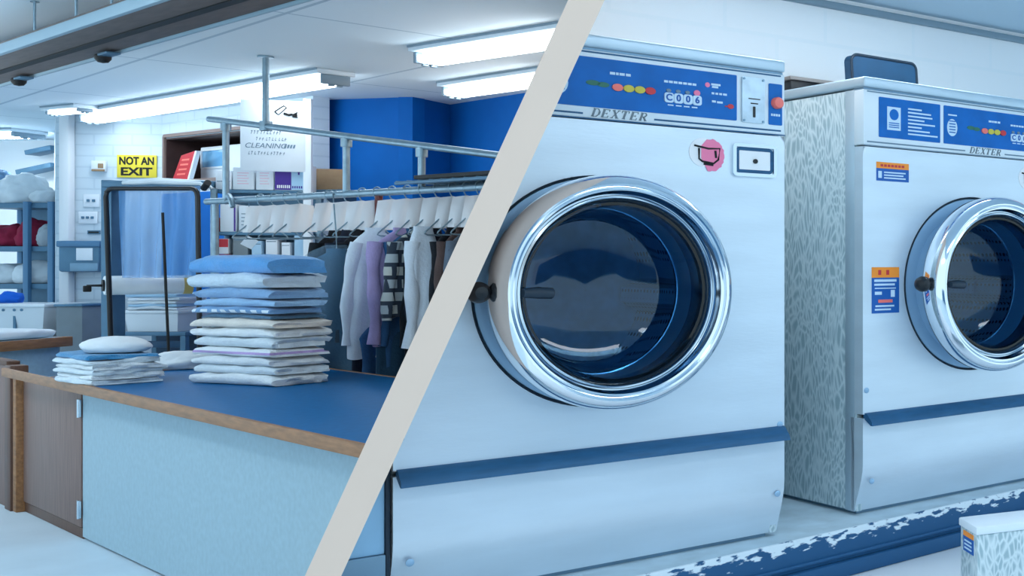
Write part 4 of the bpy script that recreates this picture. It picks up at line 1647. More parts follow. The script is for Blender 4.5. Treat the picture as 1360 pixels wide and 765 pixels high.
# small table with bottles
YQ = 9.2
zq = CZ - (421 - HZ) / F * YQ
qa, qb = at(243, 0, YQ), at(276, 0, YQ)
st = thing('small_table', 'small grey table with bottles behind the tall towel stack', 'table', (qa.x, YQ, 0), 0.0)
wq = qb.x - qa.x
b = nb()
add_box(b, (0, 0, zq - .03), (wq, .4, zq), 0.004)
obj('table_top', b, M_FRAMEBROWN, st)
b = nb()
add_box(b, (.03, .05, 0), (.11, .36, zq - .031), 0.004)
obj('leg', b, M_GREYBOX, st)
b = nb()
add_box(b, (wq - .08, .05, 0), (wq - .02, .36, zq - .031), 0.004)
obj('leg', b, M_GREYBOX, st)
for i, (xx, hh, rr_, m_, lab) in enumerate(((247, .15, .04, M_TUBPLASTIC, 'white spray bottle at the left end of the small table'), (257, .12, .045, M_BOXBLUE, 'pale blue jar in the middle of the small table'),
                                           (266, .19, .04, M_TUBPLASTIC, 'tall white bottle at the right on the small table'))):
    q = at(xx, 0, YQ + .12)
    bo = thing('bottle', lab, 'bottle', (q.x, YQ + .12, zq + .001), 0.0, 'bottles on the small table')
    b = nb()
    add_lathe(b, [(0.0005, 0), (rr_, 0), (rr_, hh * .65), (rr_ * .45, hh * .8), (rr_ * .4, hh * .86), (0.0005, hh * .86)], (0, 0, 0), 20)
    obj('bottle_body', b, m_, bo)
    b = nb()
    add_lathe(b, [(0.0005, hh * .861), (rr_ * .5, hh * .861), (rr_ * .45, hh), (0.0005, hh)], (0, 0, 0), 16)
    obj('cap', b, M_TRAY if i != 2 else M_INK, bo)

# ------------------------------------------------------------------ SHELVING WITH BOXES AND NOTICE
rU = R(20)
uU = Vector((math.cos(rU), math.sin(rU), 0))
nU = Vector((-uU.y, uU.x, 0))
u0 = g2(279, 8.3)


def onU(x):
    k = (x - CX) / F
    return (k * u0.y - u0.x) / (uU.x - k * uU.y)


def zU(x, y):
    Y = u0.y + uU.y * onU(x)
    return CZ - (y - HZ) / F * Y


ux0, ux1 = onU(279), onU(413)
UO = (u0.x + uU.x * ux0, u0.y + uU.y * ux0, 0)
wU = ux1 - ux0
un = thing('storage_shelf', 'white open shelving with hanger boxes between the bagging stand and the blue wall', 'shelf', UO, rU)
b = nb()
add_box(b, (wU - 0.05, 0, 0), (wU, 0.05, zU(411, 131)), 0.003)
obj('end_post', b, M_PANELWHITE, un, 'tall white end post')
for xx, yy in ((0.0, 0.0), (0.0, 0.25), (wU - .04, 0.25)):
    b = nb()
    add_box(b, (xx, yy, 0), (xx + 0.035, yy + .035, zU(282, 250)), 0.003)
    obj('post', b, M_PIPE, un)
zsh = [zU(345, 352), zU(345, 308), zU(345, 252)]
for zz in [0.5, 0.9] + zsh:
    b = nb()
    add_box(b, (0.0, 0.036, zz - 0.025), (wU - 0.051, 0.249, zz), 0.003)
    obj('shelf_board', b, M_SLATE, un)
b = nb()
add_box(b, (0.0, 0.286, 0.3), (wU, 0.292, zsh[2]))
obj('back_sheet', b, M_SLATE, un)
# notice
na, nbx = onU(319) - ux0, onU(406.5) - ux0
zt_, zb_ = zU(360, 133), zU(360, 224)
no = thing('notice_board', 'large white handwritten notice with a drawing above the hanger boxes', 'notice', (UO[0] + uU.x * na - nU.x * 0.0, UO[1] + uU.y * na, zb_ - 0.02), rU)
wn, hn = nbx - na, zt_ - zb_ + .02
b = nb()
add_box(b, (0, 0.0, 0), (wn - 0.004, 0.012, hn), 0.001)
obj('board_sheet', b, M_PAPER, no)
b = nb()
y_ = -0.001


def dash(x, z_, w, h_, sl=0.25):
    add_prism(b, [(x, z_), (x + w, z_ + w * .03), (x + w + h_ * sl, z_ + h_ + w * .03), (x + h_ * sl, z_ + h_)], y_ - 0.001, y_)


rq = random.Random(5)
for (zz, xs, n_) in ((.52, .16, 10), (.43, .24, 10), (.23, .12, 12)):
    x_ = xs
    for i in range(n_):
        wd = rq.uniform(.018, .03) * wn
        if i % 4 == 3:
            x_ += .03 * wn
        dash(x_ * 1.0 * wn, hn * zz, wd * .3, hn * .045)
        dash(x_ * 1.0 * wn, hn * (zz + rq.choice((0, .02, .038))), wd, hn * .01)
        x_ += .045
tb = text_bm('CLEANING', hn * .1, shear=.25)
for v in tb.verts:
    v.co += Vector((wn * .38, y_ - .0005, hn * .355))
me_ = bpy.data.meshes.new('tmp')
tb.to_mesh(me_)
tb.free()
b.from_mesh(me_)
bpy.data.meshes.remove(me_)
for i in range(4):
    dash(wn * (.66 + .045 * i), hn * .33, .012, hn * .05)
obj('handwriting', b, M_PRINTGREY, no)
b = nb()
yy = y_ - .002


def pen2(pts, r=.006):
    add_tube(b, [(wn * p[0], yy, hn * p[1]) for p in pts], r, 6)


pen2([(.52, .84), (.58, .80), (.70, .90), (.66, .93), (.52, .84)], .004)
pen2([(.66, .82), (.74, .80), (.78, .81), (.86, .79)], .009)
pen2([(.80, .79), (.86, .83), (.86, .78), (.80, .79)], .012)
obj('drawing', b, M_INK, no)
# boxes on the top shelf


def box_on(x0, x1, ytop, zbase, label, m, dep=0.20, dy=0.037, group=None, name='box'):
    s0, s1 = onU(x0) - ux0, onU(x1) - ux0
    t = thing(name, label, 'box', (UO[0] + uU.x * s0 + nU.x * dy, UO[1] + uU.y * s0 + nU.y * dy, zbase + .001), rU, group)
    h_ = zU((x0 + x1) / 2, ytop) - zbase
    b = nb()
    add_box(b, (0.002, 0, 0), (s1 - s0 - .002, dep, h_), 0.004)
    obj('carton', b, m, t)
    return t, s1 - s0, h_


t, w, h = box_on(283, 305, 226, zsh[2], 'plain white box at the left end of the top storage shelf', M_PAPER)
b = nb(); add_box(b, (w * .1, -.001, h * .4), (w * .9, 0, h * .44)); obj('box_seam', b, M_PRINTGREY, t)
for (xa_, xb_, lab) in ((306, 335, 'white box with faint pink print, second on the top storage shelf'), (337, 361, 'white box with faint pink print, third on the top storage shelf')):
    t, w, h = box_on(xa_, xb_, 222, zsh[2], lab, M_PAPER)
    b = nb()
    for i in range(5):
        add_box(b, (w * .22, -.001, h * (.25 + .12 * i)), (w * (.75 - .08 * (i % 2)), 0, h * (.29 + .12 * i)))
    obj('box_print', b, mat('faint_print', rgb(230, 196, 210), .7), t)
t, w, h = box_on(362, 407, 218, zsh[2], 'box with purple and pale blue printed front on the top storage shelf', M_PAPER)
b = nb(); add_box(b, (0.004, -.0015, .004), (w * .5, -.0002, h - .004)); pq = obj('purple_print', b, M_PURPLE, t)
b = nb(); add_box(b, (w * .5 + .001, -.0015, .004), (w - .004, -.0002, h - .004)); obj('blue_print', b, M_BOXBLUE, t)
b = nb()
for i in range(7):
    add_prism(b, [(w * (.08 + .058 * i), h * .08), (w * (.115 + .058 * i), h * .08), (w * (.115 + .058 * i), h * .2), (w * (.08 + .058 * i), h * .2)], -.003, -.0016)
obj('box_lettering', b, M_STICKWHITE, t)
b = nb()
for i in range(6):
    add_box(b, (w * (.53 + .065 * i), -.003, h * .08), (w * (.565 + .065 * i), -.0016, h * .17))
add_box(b, (w * .7, -.003, h * .6), (w * .75, -.0016, h * .85))
add_prism(b, ellipse(w * .725, h * .82, .02, .025), -.003, -.0016)
obj('box_mark', b, M_PURPLE, t)
t, w, h = box_on(289, 311, 271, zsh[1], 'white box with purple edge at the left of the second storage shelf', M_PAPER)
b = nb(); add_box(b, (w * .86, -.0015, .004), (w - .004, -.0002, h - .004)); obj('purple_print', b, M_PURPLE, t)
t, w, h = box_on(314, 340, 273, zsh[1], 'white box beside the purple-edged one on the second storage shelf', M_PAPER)
b = nb()
for i in range(4):
    add_box(b, (w * .15, -.0015, h * (.25 + .14 * i)), (w * .7, -.0002, h * (.28 + .14 * i)))
obj('box_print', b, M_PRINTGREY, t)
for (xa_, xb_, yt, m_, lab) in ((283, 302, 338, M_REDPLASTIC, 'red box at the left end of the lower storage shelf'), (306, 327, 314, M_GREYBOX, 'grey box behind the hanging tag on the lower storage shelf'),
                                (331, 345, 320, M_BOXBLUE, 'narrow pale blue box right of the hanging tag'), (350, 366, 316, M_PAPER, 'narrow white box in the middle of the lower storage shelf'),
                                (371, 383, 322, M_PAPER, 'short white box, second from the right on the lower storage shelf'), (388, 405, 312, M_BOXBLUE, 'tall pale blue box at the right end of the lower storage shelf')):
    t, w, h = box_on(xa_, xb_, yt, zsh[0], lab, m_, dep=.2)
    b = nb(); add_box(b, (w * .1, -.001, h * .85), (w * .9, -.0001, h * .88)); obj('box_seam', b, M_PRINTGREY, t)
zr = zU(292, 338) + .003
t, w, h = box_on(284, 301, 317, zr, 'red and white box stacked on the red box of the lower storage shelf', M_PAPER, dep=.2)
b = nb(); add_box(b, (.003, -.0015, h * .45), (w - .003, -.0002, h * .98)); obj('red_print', b, M_REDPLASTIC, t)
t, w, h = box_on(281, 288, 289, zsh[1], 'small red box beside the purple-edged white box', M_REDPLASTIC, dep=.2)
b = nb(); add_box(b, (w * .1, -.001, h * .45), (w * .9, -.0001, h * .55)); obj('box_seam', b, M_SALMON, t)
# cardboard box on a wall ledge
Yk = 8.75
ka_, kb_ = at(417, 252, Yk), at(451, 224, Yk)
lg = thing('wall_ledge', 'narrow dark ledge shelf under the cardboard box on the blue wall', 'shelf', (ka_.x - .03, Yk - .02, ka_.z - .03), R(-8))
b = nb(); add_box(b, (0, 0, 0), (kb_.x - ka_.x + .1, .40, .0295), .004); obj('board', b, M_SLATE, lg)
b = nb(); add_prism(b, [(0.05, -.0), (.38, 0), (.38, -.2)], .05, .07, 'yz'); obj('bracket', b, M_SLATE, lg)
cb_ = thing('cardboard_box', 'plain brown cardboard box in front of the blue wall', 'box', (ka_.x, Yk, ka_.z + .001), R(22))
b = nb(); add_box(b, (0, 0, 0), (kb_.x - ka_.x, .18, kb_.z - ka_.z), .004); obj('carton', b, M_CARD, cb_)
b = nb(); add_box(b, (0, .07, kb_.z - ka_.z), (kb_.x - ka_.x, .11, kb_.z - ka_.z + .001)); obj('tape', b, M_FRAMEBROWN, cb_)

# ------------------------------------------------------------------ RAILS
ZRL = 1.856
ra, rb2 = atz(275, 268, ZRL), atz(640, 248, ZRL)
rd = (rb2 - ra).normalized()
rlen = (rb2 - ra).length
rre = math.atan2(rd.y, rd.x)


def onR(x):
    """point of the lower rail at picture column x"""
    k = (x - CX) / F
    s_ = (k * ra.y - ra.x) / (rd.x - k * rd.y)
    return ra + rd * s_


gr = thing('garment_rail', 'long galvanised pipe garment rail hung with caped hangers and clothes', 'rail', (0, 0, 0))
b = nb(); add_tube(b, [ra, ra + rd * (rlen + 1.6)], 0.022, 14); obj('lower_rail', b, M_PIPE, gr)
up = []
for (x, y) in ((278, 158), (460, 181), (560, 194), (652, 205)):
    p = onR(x)
    up.append(Vector((p.x, p.y, CZ - (y - HZ) / F * p.y)))
ud = (up[3] - up[0]).normalized()
b = nb(); add_tube(b, [up[0], up[3] + ud * .8], 0.020, 14); obj('upper_rail', b, M_PIPE, gr)


def upz(p):
    s_ = ((p.x - up[0].x) * ud.x + (p.y - up[0].y) * ud.y) / (ud.x ** 2 + ud.y ** 2)
    return up[0].z + ud.z * s_


for x in (300, 460, 560):
    p = onR(x)
    b = nb(); add_tube(b, [(p.x, p.y, ZRL - .015), (p.x, p.y, upz(p) + .01)], .019, 12)
    add_lathe(b, [(.019, 0), (.030, 0), (.030, .05), (.019, .05)], (p.x, p.y, upz(p) - .065), 14)
    obj('upright', b, M_PIPE, gr)
p = onR(353)
b = nb(); add_tube(b, [(p.x, p.y, upz(p) - .02), (p.x, p.y, ZL - .001)], .018, 12)
add_lathe(b, [(.018, 0), (.045, 0), (.045, .012), (.018, .012)], (p.x, p.y, ZL - .0135), 18)
add_lathe(b, [(.020, 0), (.034, 0), (.034, .06), (.020, .06)], (p.x, p.y, upz(p) - .03), 14)
obj('ceiling_rod', b, M_PIPE, gr)
for x in (286, 503):
    p = onR(x)
    b = nb(); add_tube(b, [(p.x, p.y, 0.0), (p.x, p.y, ZRL - .02)], .020, 12)
    add_lathe(b, [(.02, 0.0), (.07, 0.0), (.07, .012), (.02, .02)], (p.x, p.y, 0), 20)
    obj('floor_post', b, mat('red_brown_paint', rgb(110, 50, 46), .5) if x == 503 else M_PIPE, gr, 'red-brown floor post' if x == 503 else None)
b = nb()
pts = [onR(300) + Vector((0, 0, -.01)), onR(309) + Vector((.0, -.03, .03)), onR(315) + Vector((0, -.05, .0)), onR(317) + Vector((0, -.05, -.05))]
add_tube(b, pts, .016, 8)
obj('elbow', b, M_PIPE, gr)
CLIP.append((gr, -1))
# flat folded rack resting on top of the rail at the right
pa2, pb2 = onR(548), onR(632)
fr = thing('drying_rack', 'dark folded wire rack lying on the garment rail near the partition', 'rack', (pa2.x, pa2.y, ZRL + .0235), rre)
wl = (pb2 - pa2).length + .6
b = nb()
for yy in (-.09, .15):
    add_tube(b, [(0, yy, .012), (wl, yy, .012)], .011, 8)
for i in range(12):
    add_tube(b, [(wl * i / 11, -.09, .02), (wl * i / 11, .15, .02)], .007, 6)
obj('rack_frame', b, M_SLATE, fr)
b = nb()
add_box(b, (.12, -.06, .032), (wl, .16, .055), .004)
obj('rack_panel', b, M_INK, fr)
CLIP.append((fr, -1))


# ------------------------------------------------------------------ HANGERS AND GARMENTS
def copy_tree(o, parent=None):
    c = o.copy()
    C.objects.link(c)
    c.parent = parent
    for ch in list(o.children):
        copy_tree(ch, c)
    return c


def make_hanger():
    t = thing('caped_hanger', '', 'hanger', (0, 0, 0), 0)
    b = nb()
    hook = [(0.022 * math.cos(R(a)), 0, 0.004 + 0.028 * math.sin(R(a))) for a in range(-20, 200, 20)]
    hook += [(-.012, 0, -.03), (0, 0, -.05), (0, 0, -.10)]
    add_tube(b, hook, .0035, 6)
    add_tube(b, [(0, 0, -.10), (-.14, 0, -.245), (-.145, 0, -.255), (-.13, 0, -.262), (.13, 0, -.262), (.145, 0, -.255), (.14, 0, -.245), (0, 0, -.10)], .0042, 6)
    obj('wire', b, M_PIPE, t)
    b = nb()
    K = 14
    rows = []
    for k in range(K + 1):
        u = k / K
        zz = -.055 - .165 * u
        hw = .072 + .020 * u
        col = []
        for i in range(17):
            a = 2 * PI * i / 16
            e = 1 if i <= 8 else -1
            uu = (i / 8 if i <= 8 else (16 - i) / 8) * 2 - 1
            yy = e * (.004 + .014 * u) * (1 - .5 * uu * uu) + .004 * math.sin(uu * 7 + u * 3)
            if i < 16:
                col.append(b.verts.new((hw * uu, yy, zz + .012 * (1 - abs(uu)) * (1 - u))))
        rows.append(col)
    for p_, q_ in zip(rows, rows[1:]):
        for i in range(16):
            b.faces.new((p_[i], p_[(i + 1) % 16], q_[(i + 1) % 16], q_[i]))
    bmesh.ops.remove_doubles(b, verts=b.verts[:], dist=1e-5)
    obj('paper_cape', b, M_STICKWHITE, t, 'white paper cape')
    return t


proto = make_hanger()
hang = [346, 364, 381, 399, 437, 461, 481, 501, 521, 541, 561, 581, 601, 620, 637]
first_used = False
rh = random.Random(3)
hang_rot = {}
for i, x in enumerate(hang):
    h_ = proto if not first_used else copy_tree(proto)
    first_used = True
    p = onR(x)
    h_.location = (p.x, p.y, ZRL + .0)
    h_.rotation_euler = (0, 0, R(48) + rh.uniform(-.22, .22))
    if x < 410:
        h_['label'] = 'empty wire hanger with white paper cape on the rail left of the white end panel'
        h_['group'] = 'empty caped hangers in front of the storage shelf'
    else:
        h_['label'] = 'wire hanger with white paper cape on the rail over the hanging clothes'
        h_['group'] = 'caped hangers above the clothes'


def make_garment(name, label, cat, m, w, length, seed, sleeves=True, group=None, dep=.045, flare=1.0, x0=0.0):
    t = thing(name, label, cat, (0, 0, 0), 0, group)
    b = nb()
    NR, NA = 30, 40
    rows = []
    for k in range(NR + 1):
        v = k / NR
        zz = -length * v
        d_ = length * v
        if d_ < .03:
            hw = .05
        elif d_ < .12:
            hw = .05 + (w / 2 - .05) * ((d_ - .03) / .09) ** .7
        else:
            q_ = (d_ - .12) / max(.01, length - .12)
            hw = w / 2 * (1 - .10 * math.sin(min(1, q_ * 1.6) * PI / 2 * 2) + (flare - 1) * q_)
        hd = dep * (0.45 + .55 * min(1, d_ / .15))
        col = []
        for i in range(NA):
            a = 2 * PI * i / NA
            f_ = 1 + .30 * min(1, d_ / .3) * math.sin(5 * a + seed + 2.2 * v) + .18 * noise.noise(Vector((a * 1.3, v * 3, seed)))
            col.append(b.verts.new((hw * math.copysign(abs(math.cos(a)) ** .8, math.cos(a)) * (1 + .03 * math.sin(seed + v * 9)), hd * math.sin(a) * f_, zz + .006 * math.sin(3 * a + seed) * v)))
        rows.append(col)
    for p_, q_ in zip(rows, rows[1:]):
        for i in range(NA):
            b.faces.new((p_[i], p_[(i + 1) % NA], q_[(i + 1) % NA], q_[i]))
    b.faces.new(rows[0])
    b.faces.new(rows[-1][::-1])
    obj('garment_body', b, m, t, angle=80)
    if sleeves:
        for s_ in (-1, 1):
            b = nb()
            pts = []
            for k in range(9):
                v = k / 8
                pts.append((s_ * (w / 2 - .035 + .045 * v + .01 * math.sin(seed + 5 * v)), .01 * math.sin(seed * 2 + 4 * v), -.085 - min(.58, length * .86) * v))
            add_tube(b, pts, [.036 + .006 * math.sin(seed + k * 1.7) - .001 * k for k in range(9)], 12)
            obj('sleeve', b, m, t, angle=80)
    return t


M_NAVY = cloth('navy_cloth', 22, 34, 54)
M_INKC = cloth('black_cloth', 16, 20, 28)
M_SHIRT = cloth('shirt_white', 222, 232, 242, .04)
M_LILACC = cloth('lilac_cloth', 176, 160, 206, .08)
M_DENIM = cloth('denim', 54, 100, 146)
M_BROWNC = cloth('brown_cloth', 84, 66, 62)
M_TEALC = cloth('teal_cloth', 44, 84, 112)
M_GREYC = cloth('grey_cloth', 92, 104, 118)
gl = [  # column, material, width, length, turn, label, group, name
    (446, M_INKC, .36, .95, 90, 'black garment just right of the white end panel, partly behind the bagged garment', None, 'coat'),
    (462, M_NAVY, .36, .95, 96, 'navy garment behind the bagged garment', None, 'coat'),
    (479, M_INKC, .36, .92, 88, 'black garment left of the white shirt, beside the bagged garment', None, 'coat'),
    (494, M_NAVY, .36, .98, 94, 'navy garment directly left of the large white shirt', None, 'coat'),
    (498, M_SHIRT, .26, .74, 45, 'large white shirt with long sleeves hanging on the rail', None, 'shirt'),
    (532, M_LILACC, .40, .66, 82, 'lilac shirt directly right of the large white shirt', None, 'shirt'),
    (543, M_DENIM, .40, .78, 88, 'blue denim garment right of the lilac shirt', None, 'jacket'),
    (554, M_PLAID, .38, .50, 78, 'plaid shirt between the lilac shirt and the narrow white shirt', None, 'shirt'),
    (565, M_INKC, .36, .90, 92, 'black garment right of the plaid shirt', None, 'coat'),
    (577, M_NAVY, .36, .94, 88, 'navy garment behind the narrow white shirt', None, 'coat'),
    (562, M_SHIRT, .15, .70, 60, 'narrow white shirt hanging right of the plaid one, near the partition', None, 'shirt'),
    (602, M_INKC, .36, .92, 90, 'black garment directly right of the narrow white shirt', None, 'coat'),
    (614, M_BROWNC, .42, .82, 92, 'dark brown garment near the partition', None, 'coat'),
    (626, M_GREYC, .42, .80, 88, 'dark grey garment second from the partition end', None, 'coat'),
    (640, M_NAVY, .36, .9, 92, 'last navy garment on the rail beside the partition', None, 'coat'),
    (656, M_INKC, .36, .9, 90, 'black garment against the partition at the rail end', None, 'coat'),
]
for i, (x, m_, w, ln, tr, lab, g_, nm) in enumerate(gl):
    t = make_garment(nm, lab, 'shirt' if nm == 'shirt' else ('jacket' if nm == 'jacket' else 'coat'), m_, w, ln, 1.3 * i + .4, dep=.038)
    p = onR(x)
    if m_ in (M_SHIRT, M_PLAID, M_LILACC):
        p = g2(x, p.y - (.24 if m_ == M_SHIRT else .10))
    t.location = (p.x, p.y, ZRL - .215)
    t.rotation_euler = (0, 0, R(tr))
    CLIP.append((t, -1))
# trousers lower down
for (x, m_, lab) in ((517, M_DENIM, 'blue trousers hanging below the lilac shirt'), (537, M_TEALC, 'dark teal trousers hanging below the plaid shirt')):
    t = make_garment('trousers', lab, 'trousers', m_, .34, .62, x * .1, sleeves=False, dep=.035)
    p = onR(x)
    q_ = g2(x - 4, p.y - .1)
    t.location = (q_.x, q_.y, 1.26 - .12)
    t.rotation_euler = (0, 0, R(75))
# bagged garment in front
p = g2(447, onR(447).y - .32)
t = make_garment('bagged_garment', 'dark blue garment in a clear plastic bag hanging right of the tall towel stack', 'garment', M_TEALC, .34, .80, 4.2, dep=.05)
t.location = (p.x, p.y, CZ - (330 - HZ) / F * p.y)
t.rotation_euler = (0, 0, R(30))
b = nb()
NR, NA = 24, 40
rows = []
for k in range(NR + 1):
    v = k / NR
    d_ = .92 * v
    hw = .05 + (.215 - .05) * min(1, d_ / .14) ** .6
    hd = .03 + .055 * min(1, d_ / .2)
    rows.append([b.verts.new((hw * math.cos(2 * PI * i / NA), hd * math.sin(2 * PI * i / NA) * (1 + .25 * math.sin(7 * 2 * PI * i / NA + 3 * v)), .02 - d_)) for i in range(NA)])
for p_, q_ in zip(rows, rows[1:]):
    for i in range(NA):
        b.faces.new((p_[i], p_[(i + 1) % NA], q_[(i + 1) % NA], q_[i]))
obj('plastic_bag', b, M_BAGFILM, t, 'clear plastic garment bag', angle=80)
b = nb()
top_ = onR(447)
inv = Matrix.Rotation(-R(30), 4, 'Z') @ Matrix.Translation(-Vector(t.location))
add_tube(b, [inv @ (top_ + Vector((0, 0, .025))), inv @ (top_ + Vector((0, -.03, .0))), inv @ Vector((t.location.x, t.location.y, t.location.z + .06)), inv @ Vector((t.location.x, t.location.y, t.location.z - .02))], .004, 6)
obj('hook', b, M_PIPE, t)
# hanging tag
p = at(331, 322, onR(331).y)
t = thing('paper_tag', 'cream paper tag dangling from the rail above the blue towel', 'tag', (p.x, p.y, p.z), R(20))
b = nb(); add_prism(b, [(-.05, -.01), (.01, -.045), (.05, .01), (-.01, .045)], 0, .003); obj('tag_card', b, M_PAPER, t)
b = nb()
pr = onR(331)
dv = Matrix.Rotation(-R(20), 4, 'Z') @ (Vector((pr.x, pr.y, ZRL - .0)) - p)
add_tube(b, [(-.01, 0, .04), (dv.x, dv.y, dv.z)], .003, 6); obj('tag_string', b, M_SLATE, t)


# ------------------------------------------------------------------ CEILING LIGHTS AND BEAM
def strip_light(pl_, pr_, z_lens, label, side=None, hw=.085, bright=None, ceil=ZL):
    """strip light between two picture points on the lower edge of its lens"""
    P, Q = atz(pl_[0], pl_[1], z_lens), atz(pr_[0], pr_[1], z_lens)
    return strip_light_at(P, Q, z_lens, label, side, hw, ceil)


def strip_light_at(P, Q, z_lens, label, side=None, hw=.085, ceil=ZL):
    d = Q - P
    L = d.length
    t = thing('hanging_strip_light', label, 'ceiling light', (P.x, P.y, z_lens), math.atan2(d.y, d.x))
    hh = ceil - z_lens - .001
    b = nb()
    add_box(b, (0.0, -hw - .035, hh - .035), (L, hw + .035, hh), .004)
    add_box(b, (0.02, -hw * .6, hh - .06), (L - .02, hw * .6, hh - .0355))
    obj('housing', b, M_FIXTURE, t)
    b = nb()
    add_box(b, (-.001, -hw - .04, hh - .012), (L + .001, -hw - .0355, hh + .0005))
    obj('edge_strip', b, M_FIXTUREGREY, t)
    b = nb()
    prof = [(-hw, hh - .061), (-hw * .95, .012), (-hw * .7, 0.0), (hw * .7, 0.0), (hw * .95, .012), (hw, hh - .061)]
    add_prism(b, prof, .035, L - .035, 'yz')
    obj('lens', b, M_TUBE, t, 'glowing white lens')
    for xx in (0.0, L - .034):
        b = nb()
        add_box(b, (xx, -hw * 1.05, -.004), (xx + .034, hw * 1.05, hh - .0355), .006)
        add_box(b, (xx + .004, -hw * .5, -.016), (xx + .03, -hw * .1, -.0045), .003)
        add_box(b, (xx + .004, hw * .1, -.016), (xx + .03, hw * .5, -.0045), .003)
        obj('end_cap', b, M_FIXTUREGREY, t)
    if side:
        CLIP.append((t, side))
    return t


ZT = 2.68
strip_light((122, 163), (447, 112), ZT, 'long bright strip light in the middle of the ceiling above the pipe rail')
strip_light((568, 86), (800, 52), ZT, 'bright strip light nearest the top edge beside the partition', -1)
strip_light((602, 129), (790, 103), ZT, 'shorter looking strip light over the blue wall beside the partition', -1)
strip_light((70, 152), (114, 148), 2.72, 'small far strip light at the alcove left of the long one', None, .05)
# unseen lamps added to brighten the left room's near ceiling, counter and floor
def added_pendant(P, Q, label):
    d = Q - P
    L = d.length
    t = thing('hanging_strip_light', label, 'ceiling light', P, math.atan2(d.y, d.x))
    b = nb()
    add_prism(b, [(.09 * math.cos(2 * PI * k / 20), .045 * math.sin(2 * PI * k / 20)) for k in range(20)], .03, L - .03, 'yz')
    obj('lens', b, M_TUBE, t, 'glowing white lens')
    b = nb()
    add_box(b, (0, -.015, .046), (L, .015, .07), .003)
    obj('housing', b, M_FIXTURE, t)
    for xx in (0.0, L - .029):
        b = nb()
        add_box(b, (xx, -.095, -.05), (xx + .029, .095, .0455), .006)
        obj('end_cap', b, M_FIXTUREGREY, t)
    for xx in (L * .2, L * .8):
        b = nb()
        add_tube(b, [(xx, 0, .0705), (xx, 0, ZL - P.z - .001)], .008, 8)
        obj('hanger_rod', b, M_PIPE, t)


added_pendant(Vector((-6.5, 4.7, 2.58)), Vector((-4.0, 2.95, 2.58)), 'added unseen strip light that brightens the ceiling in front of the track beam')
added_pendant(Vector((-8.7, 7.4, 2.1)), Vector((-6.4, 5.3, 2.1)), 'added unseen strip light that brightens the ceiling left of the wooden half door')
M_TUBE2 = mat('added_alcove_tube', (1, 1, 1, 1), 0.5, emit=(0.86, 0.95, 1.0, 1), estr=22.0)
al_ = strip_light_at(at(-70, 172, 11.5), at(40, 172, 11.5), 2.70, 'added strip light that brightens the alcove above the laundry shelves', None, .16)  # extra lamp with a stronger tube, added to whiten the alcove
for c_ in al_.children:
    if c_.name.startswith('lens'):
        c_.data.materials[0] = M_TUBE2
# unseen lamps added in the right-hand room for highlights on the chrome
strip_light_at(Vector((0.1, 1.55, 2.40)), Vector((1.5, 3.05, 2.40)), 2.40, 'added unseen strip light for chrome highlights in front of the washers', None, .1, ZR)
strip_light_at(Vector((-.75, .9, 2.40)), Vector((0.2, -.5 + 1.2, 2.40)), 2.40, 'added unseen strip light for chrome highlights near the viewer', None, .1, ZR)

q1_ = P1 + .34 * IN1 - .6 * U1
q2_ = P1 + .34 * IN1 + 2.05 * U1
strip_light_at(Vector((q1_.x, q1_.y, 2.42)), Vector((q2_.x, q2_.y, 2.42)), 2.42, 'added unseen strip light above the washers that brightens the wall behind', None, .12, ZR)  # unseen lamp added to wash the white wall with light
zb0 = 2.55
fa, fb = atz(-40, 123.3, zb0), atz(430, -9.7, zb0)
dbm = (fb - fa)
lb = dbm.length
rbm = math.atan2(dbm.y, dbm.x)
bmr = thing('ceiling_track', 'brown and grey suspended track beam crossing the upper left corner', 'beam', (fa.x, fa.y, zb0), rbm)
b = nb(); add_box(b, (0, -.30, 0), (lb, 0, .07), .004); obj('beam_body', b, M_BEAMBROWN, bmr)
b = nb(); add_box(b, (0, -.325, -.008), (lb, -.3005, .045), .004); add_box(b, (0, .0005, -.012), (lb, .02, .075), .004); obj('edge_channel', b, M_BEAMGREY, bmr)
b = nb(); add_box(b, (0, -.16, -.006), (lb, -.12, -.0005)); obj('groove', b, M_INK, bmr)
ub_ = dbm.normalized()
vb_ = Vector((-ub_.y, ub_.x, 0))


def on_beam(x, dy):
    q = fa + vb_ * dy
    k = (x - CX) / F
    return (k * q.y - q.x) / (ub_.x - k * ub_.y)


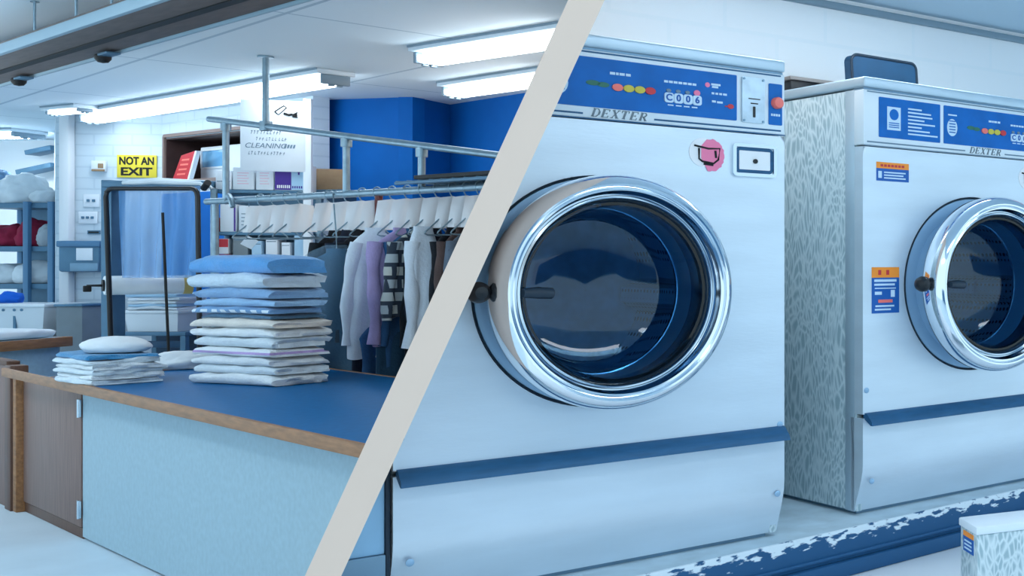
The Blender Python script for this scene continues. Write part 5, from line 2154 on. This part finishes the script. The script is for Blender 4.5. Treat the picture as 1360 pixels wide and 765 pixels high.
for x in (39, 94, 141):
    s_ = on_beam(x, -.3)
    b = nb(); add_tube(b, [(s_, -.28, .0705), (s_, -.28, ZL - zb0 - .001)], .006, 10)
    add_lathe(b, [(.006, 0), (.018, 0), (.018, .006), (.006, .006)], (s_, -.28, ZL - zb0 - .0075), 14)
    obj('hanger_rod', b, M_PIPE, bmr)
for x, lab in ((28, 'small black spotlight under the track beam, left of its pair'), (140, 'small black spotlight under the track beam, right of its pair')):
    s_ = on_beam(x, -.02)
    q = fa + ub_ * s_ + vb_ * -.03
    t = thing('spotlight', lab, 'spotlight', (q.x, q.y, zb0 - .013), rbm)
    b = nb(); add_lathe(b, [(.0005, -.045), (.022, -.040), (.034, -.024), (.036, -.006), (.03, 0), (.0005, 0)], (0, 0, 0), 20); obj('lamp_head', b, M_INK, t)
    b = nb(); add_box(b, (.025, -.03, -.012), (.16, .03, 0), .003); obj('mount_plate', b, M_SLATE, t)

# ------------------------------------------------------------------ LIGHT, WORLD, CAMERA
def area(name, loc, size, power, rot=(0, 0, 0), col=(.80, .92, 1), sy=None):
    l = bpy.data.lights.new(name, 'AREA')
    l.shape = 'RECTANGLE'
    l.size = size
    l.size_y = sy or size
    l.energy = power
    l.color = col
    o = bpy.data.objects.new(name, l)
    C.objects.link(o)
    o.location = loc
    o.rotation_euler = rot
    return o


wd = bpy.data.worlds.new('daylight')
sc.world = wd
wd.use_nodes = True
bg_ = wd.node_tree.nodes['Background']
bg_.inputs[0].default_value = (0.62, 0.85, 1.0, 1)
bg_.inputs[1].default_value = 1.0

cam = bpy.data.cameras.new('camera')
co = bpy.data.objects.new('camera', cam)
C.objects.link(co)
co.location = (0, 0, CZ)
co.rotation_euler = (R(90), 0, 0)
cam.sensor_fit = 'HORIZONTAL'
cam.sensor_width = 36
cam.lens = F / 1360 * 36
cam.shift_x = -(CX - 680) / 1360
cam.shift_y = -(382.5 - HZ) / 1360
cam.clip_start = 0.05
sc.camera = co

clip_all()
sc.view_settings.view_transform = 'Standard'
sc.view_settings.look = 'None'
sc.view_settings.gamma = 1
sc.view_settings.use_curve_mapping = False
sc.view_settings.exposure = 0.5
sc.cycles.use_denoising = True
sc.cycles.max_bounces = 10
sc.cycles.transparent_max_bounces = 12
sc.cycles.sample_clamp_indirect = 8
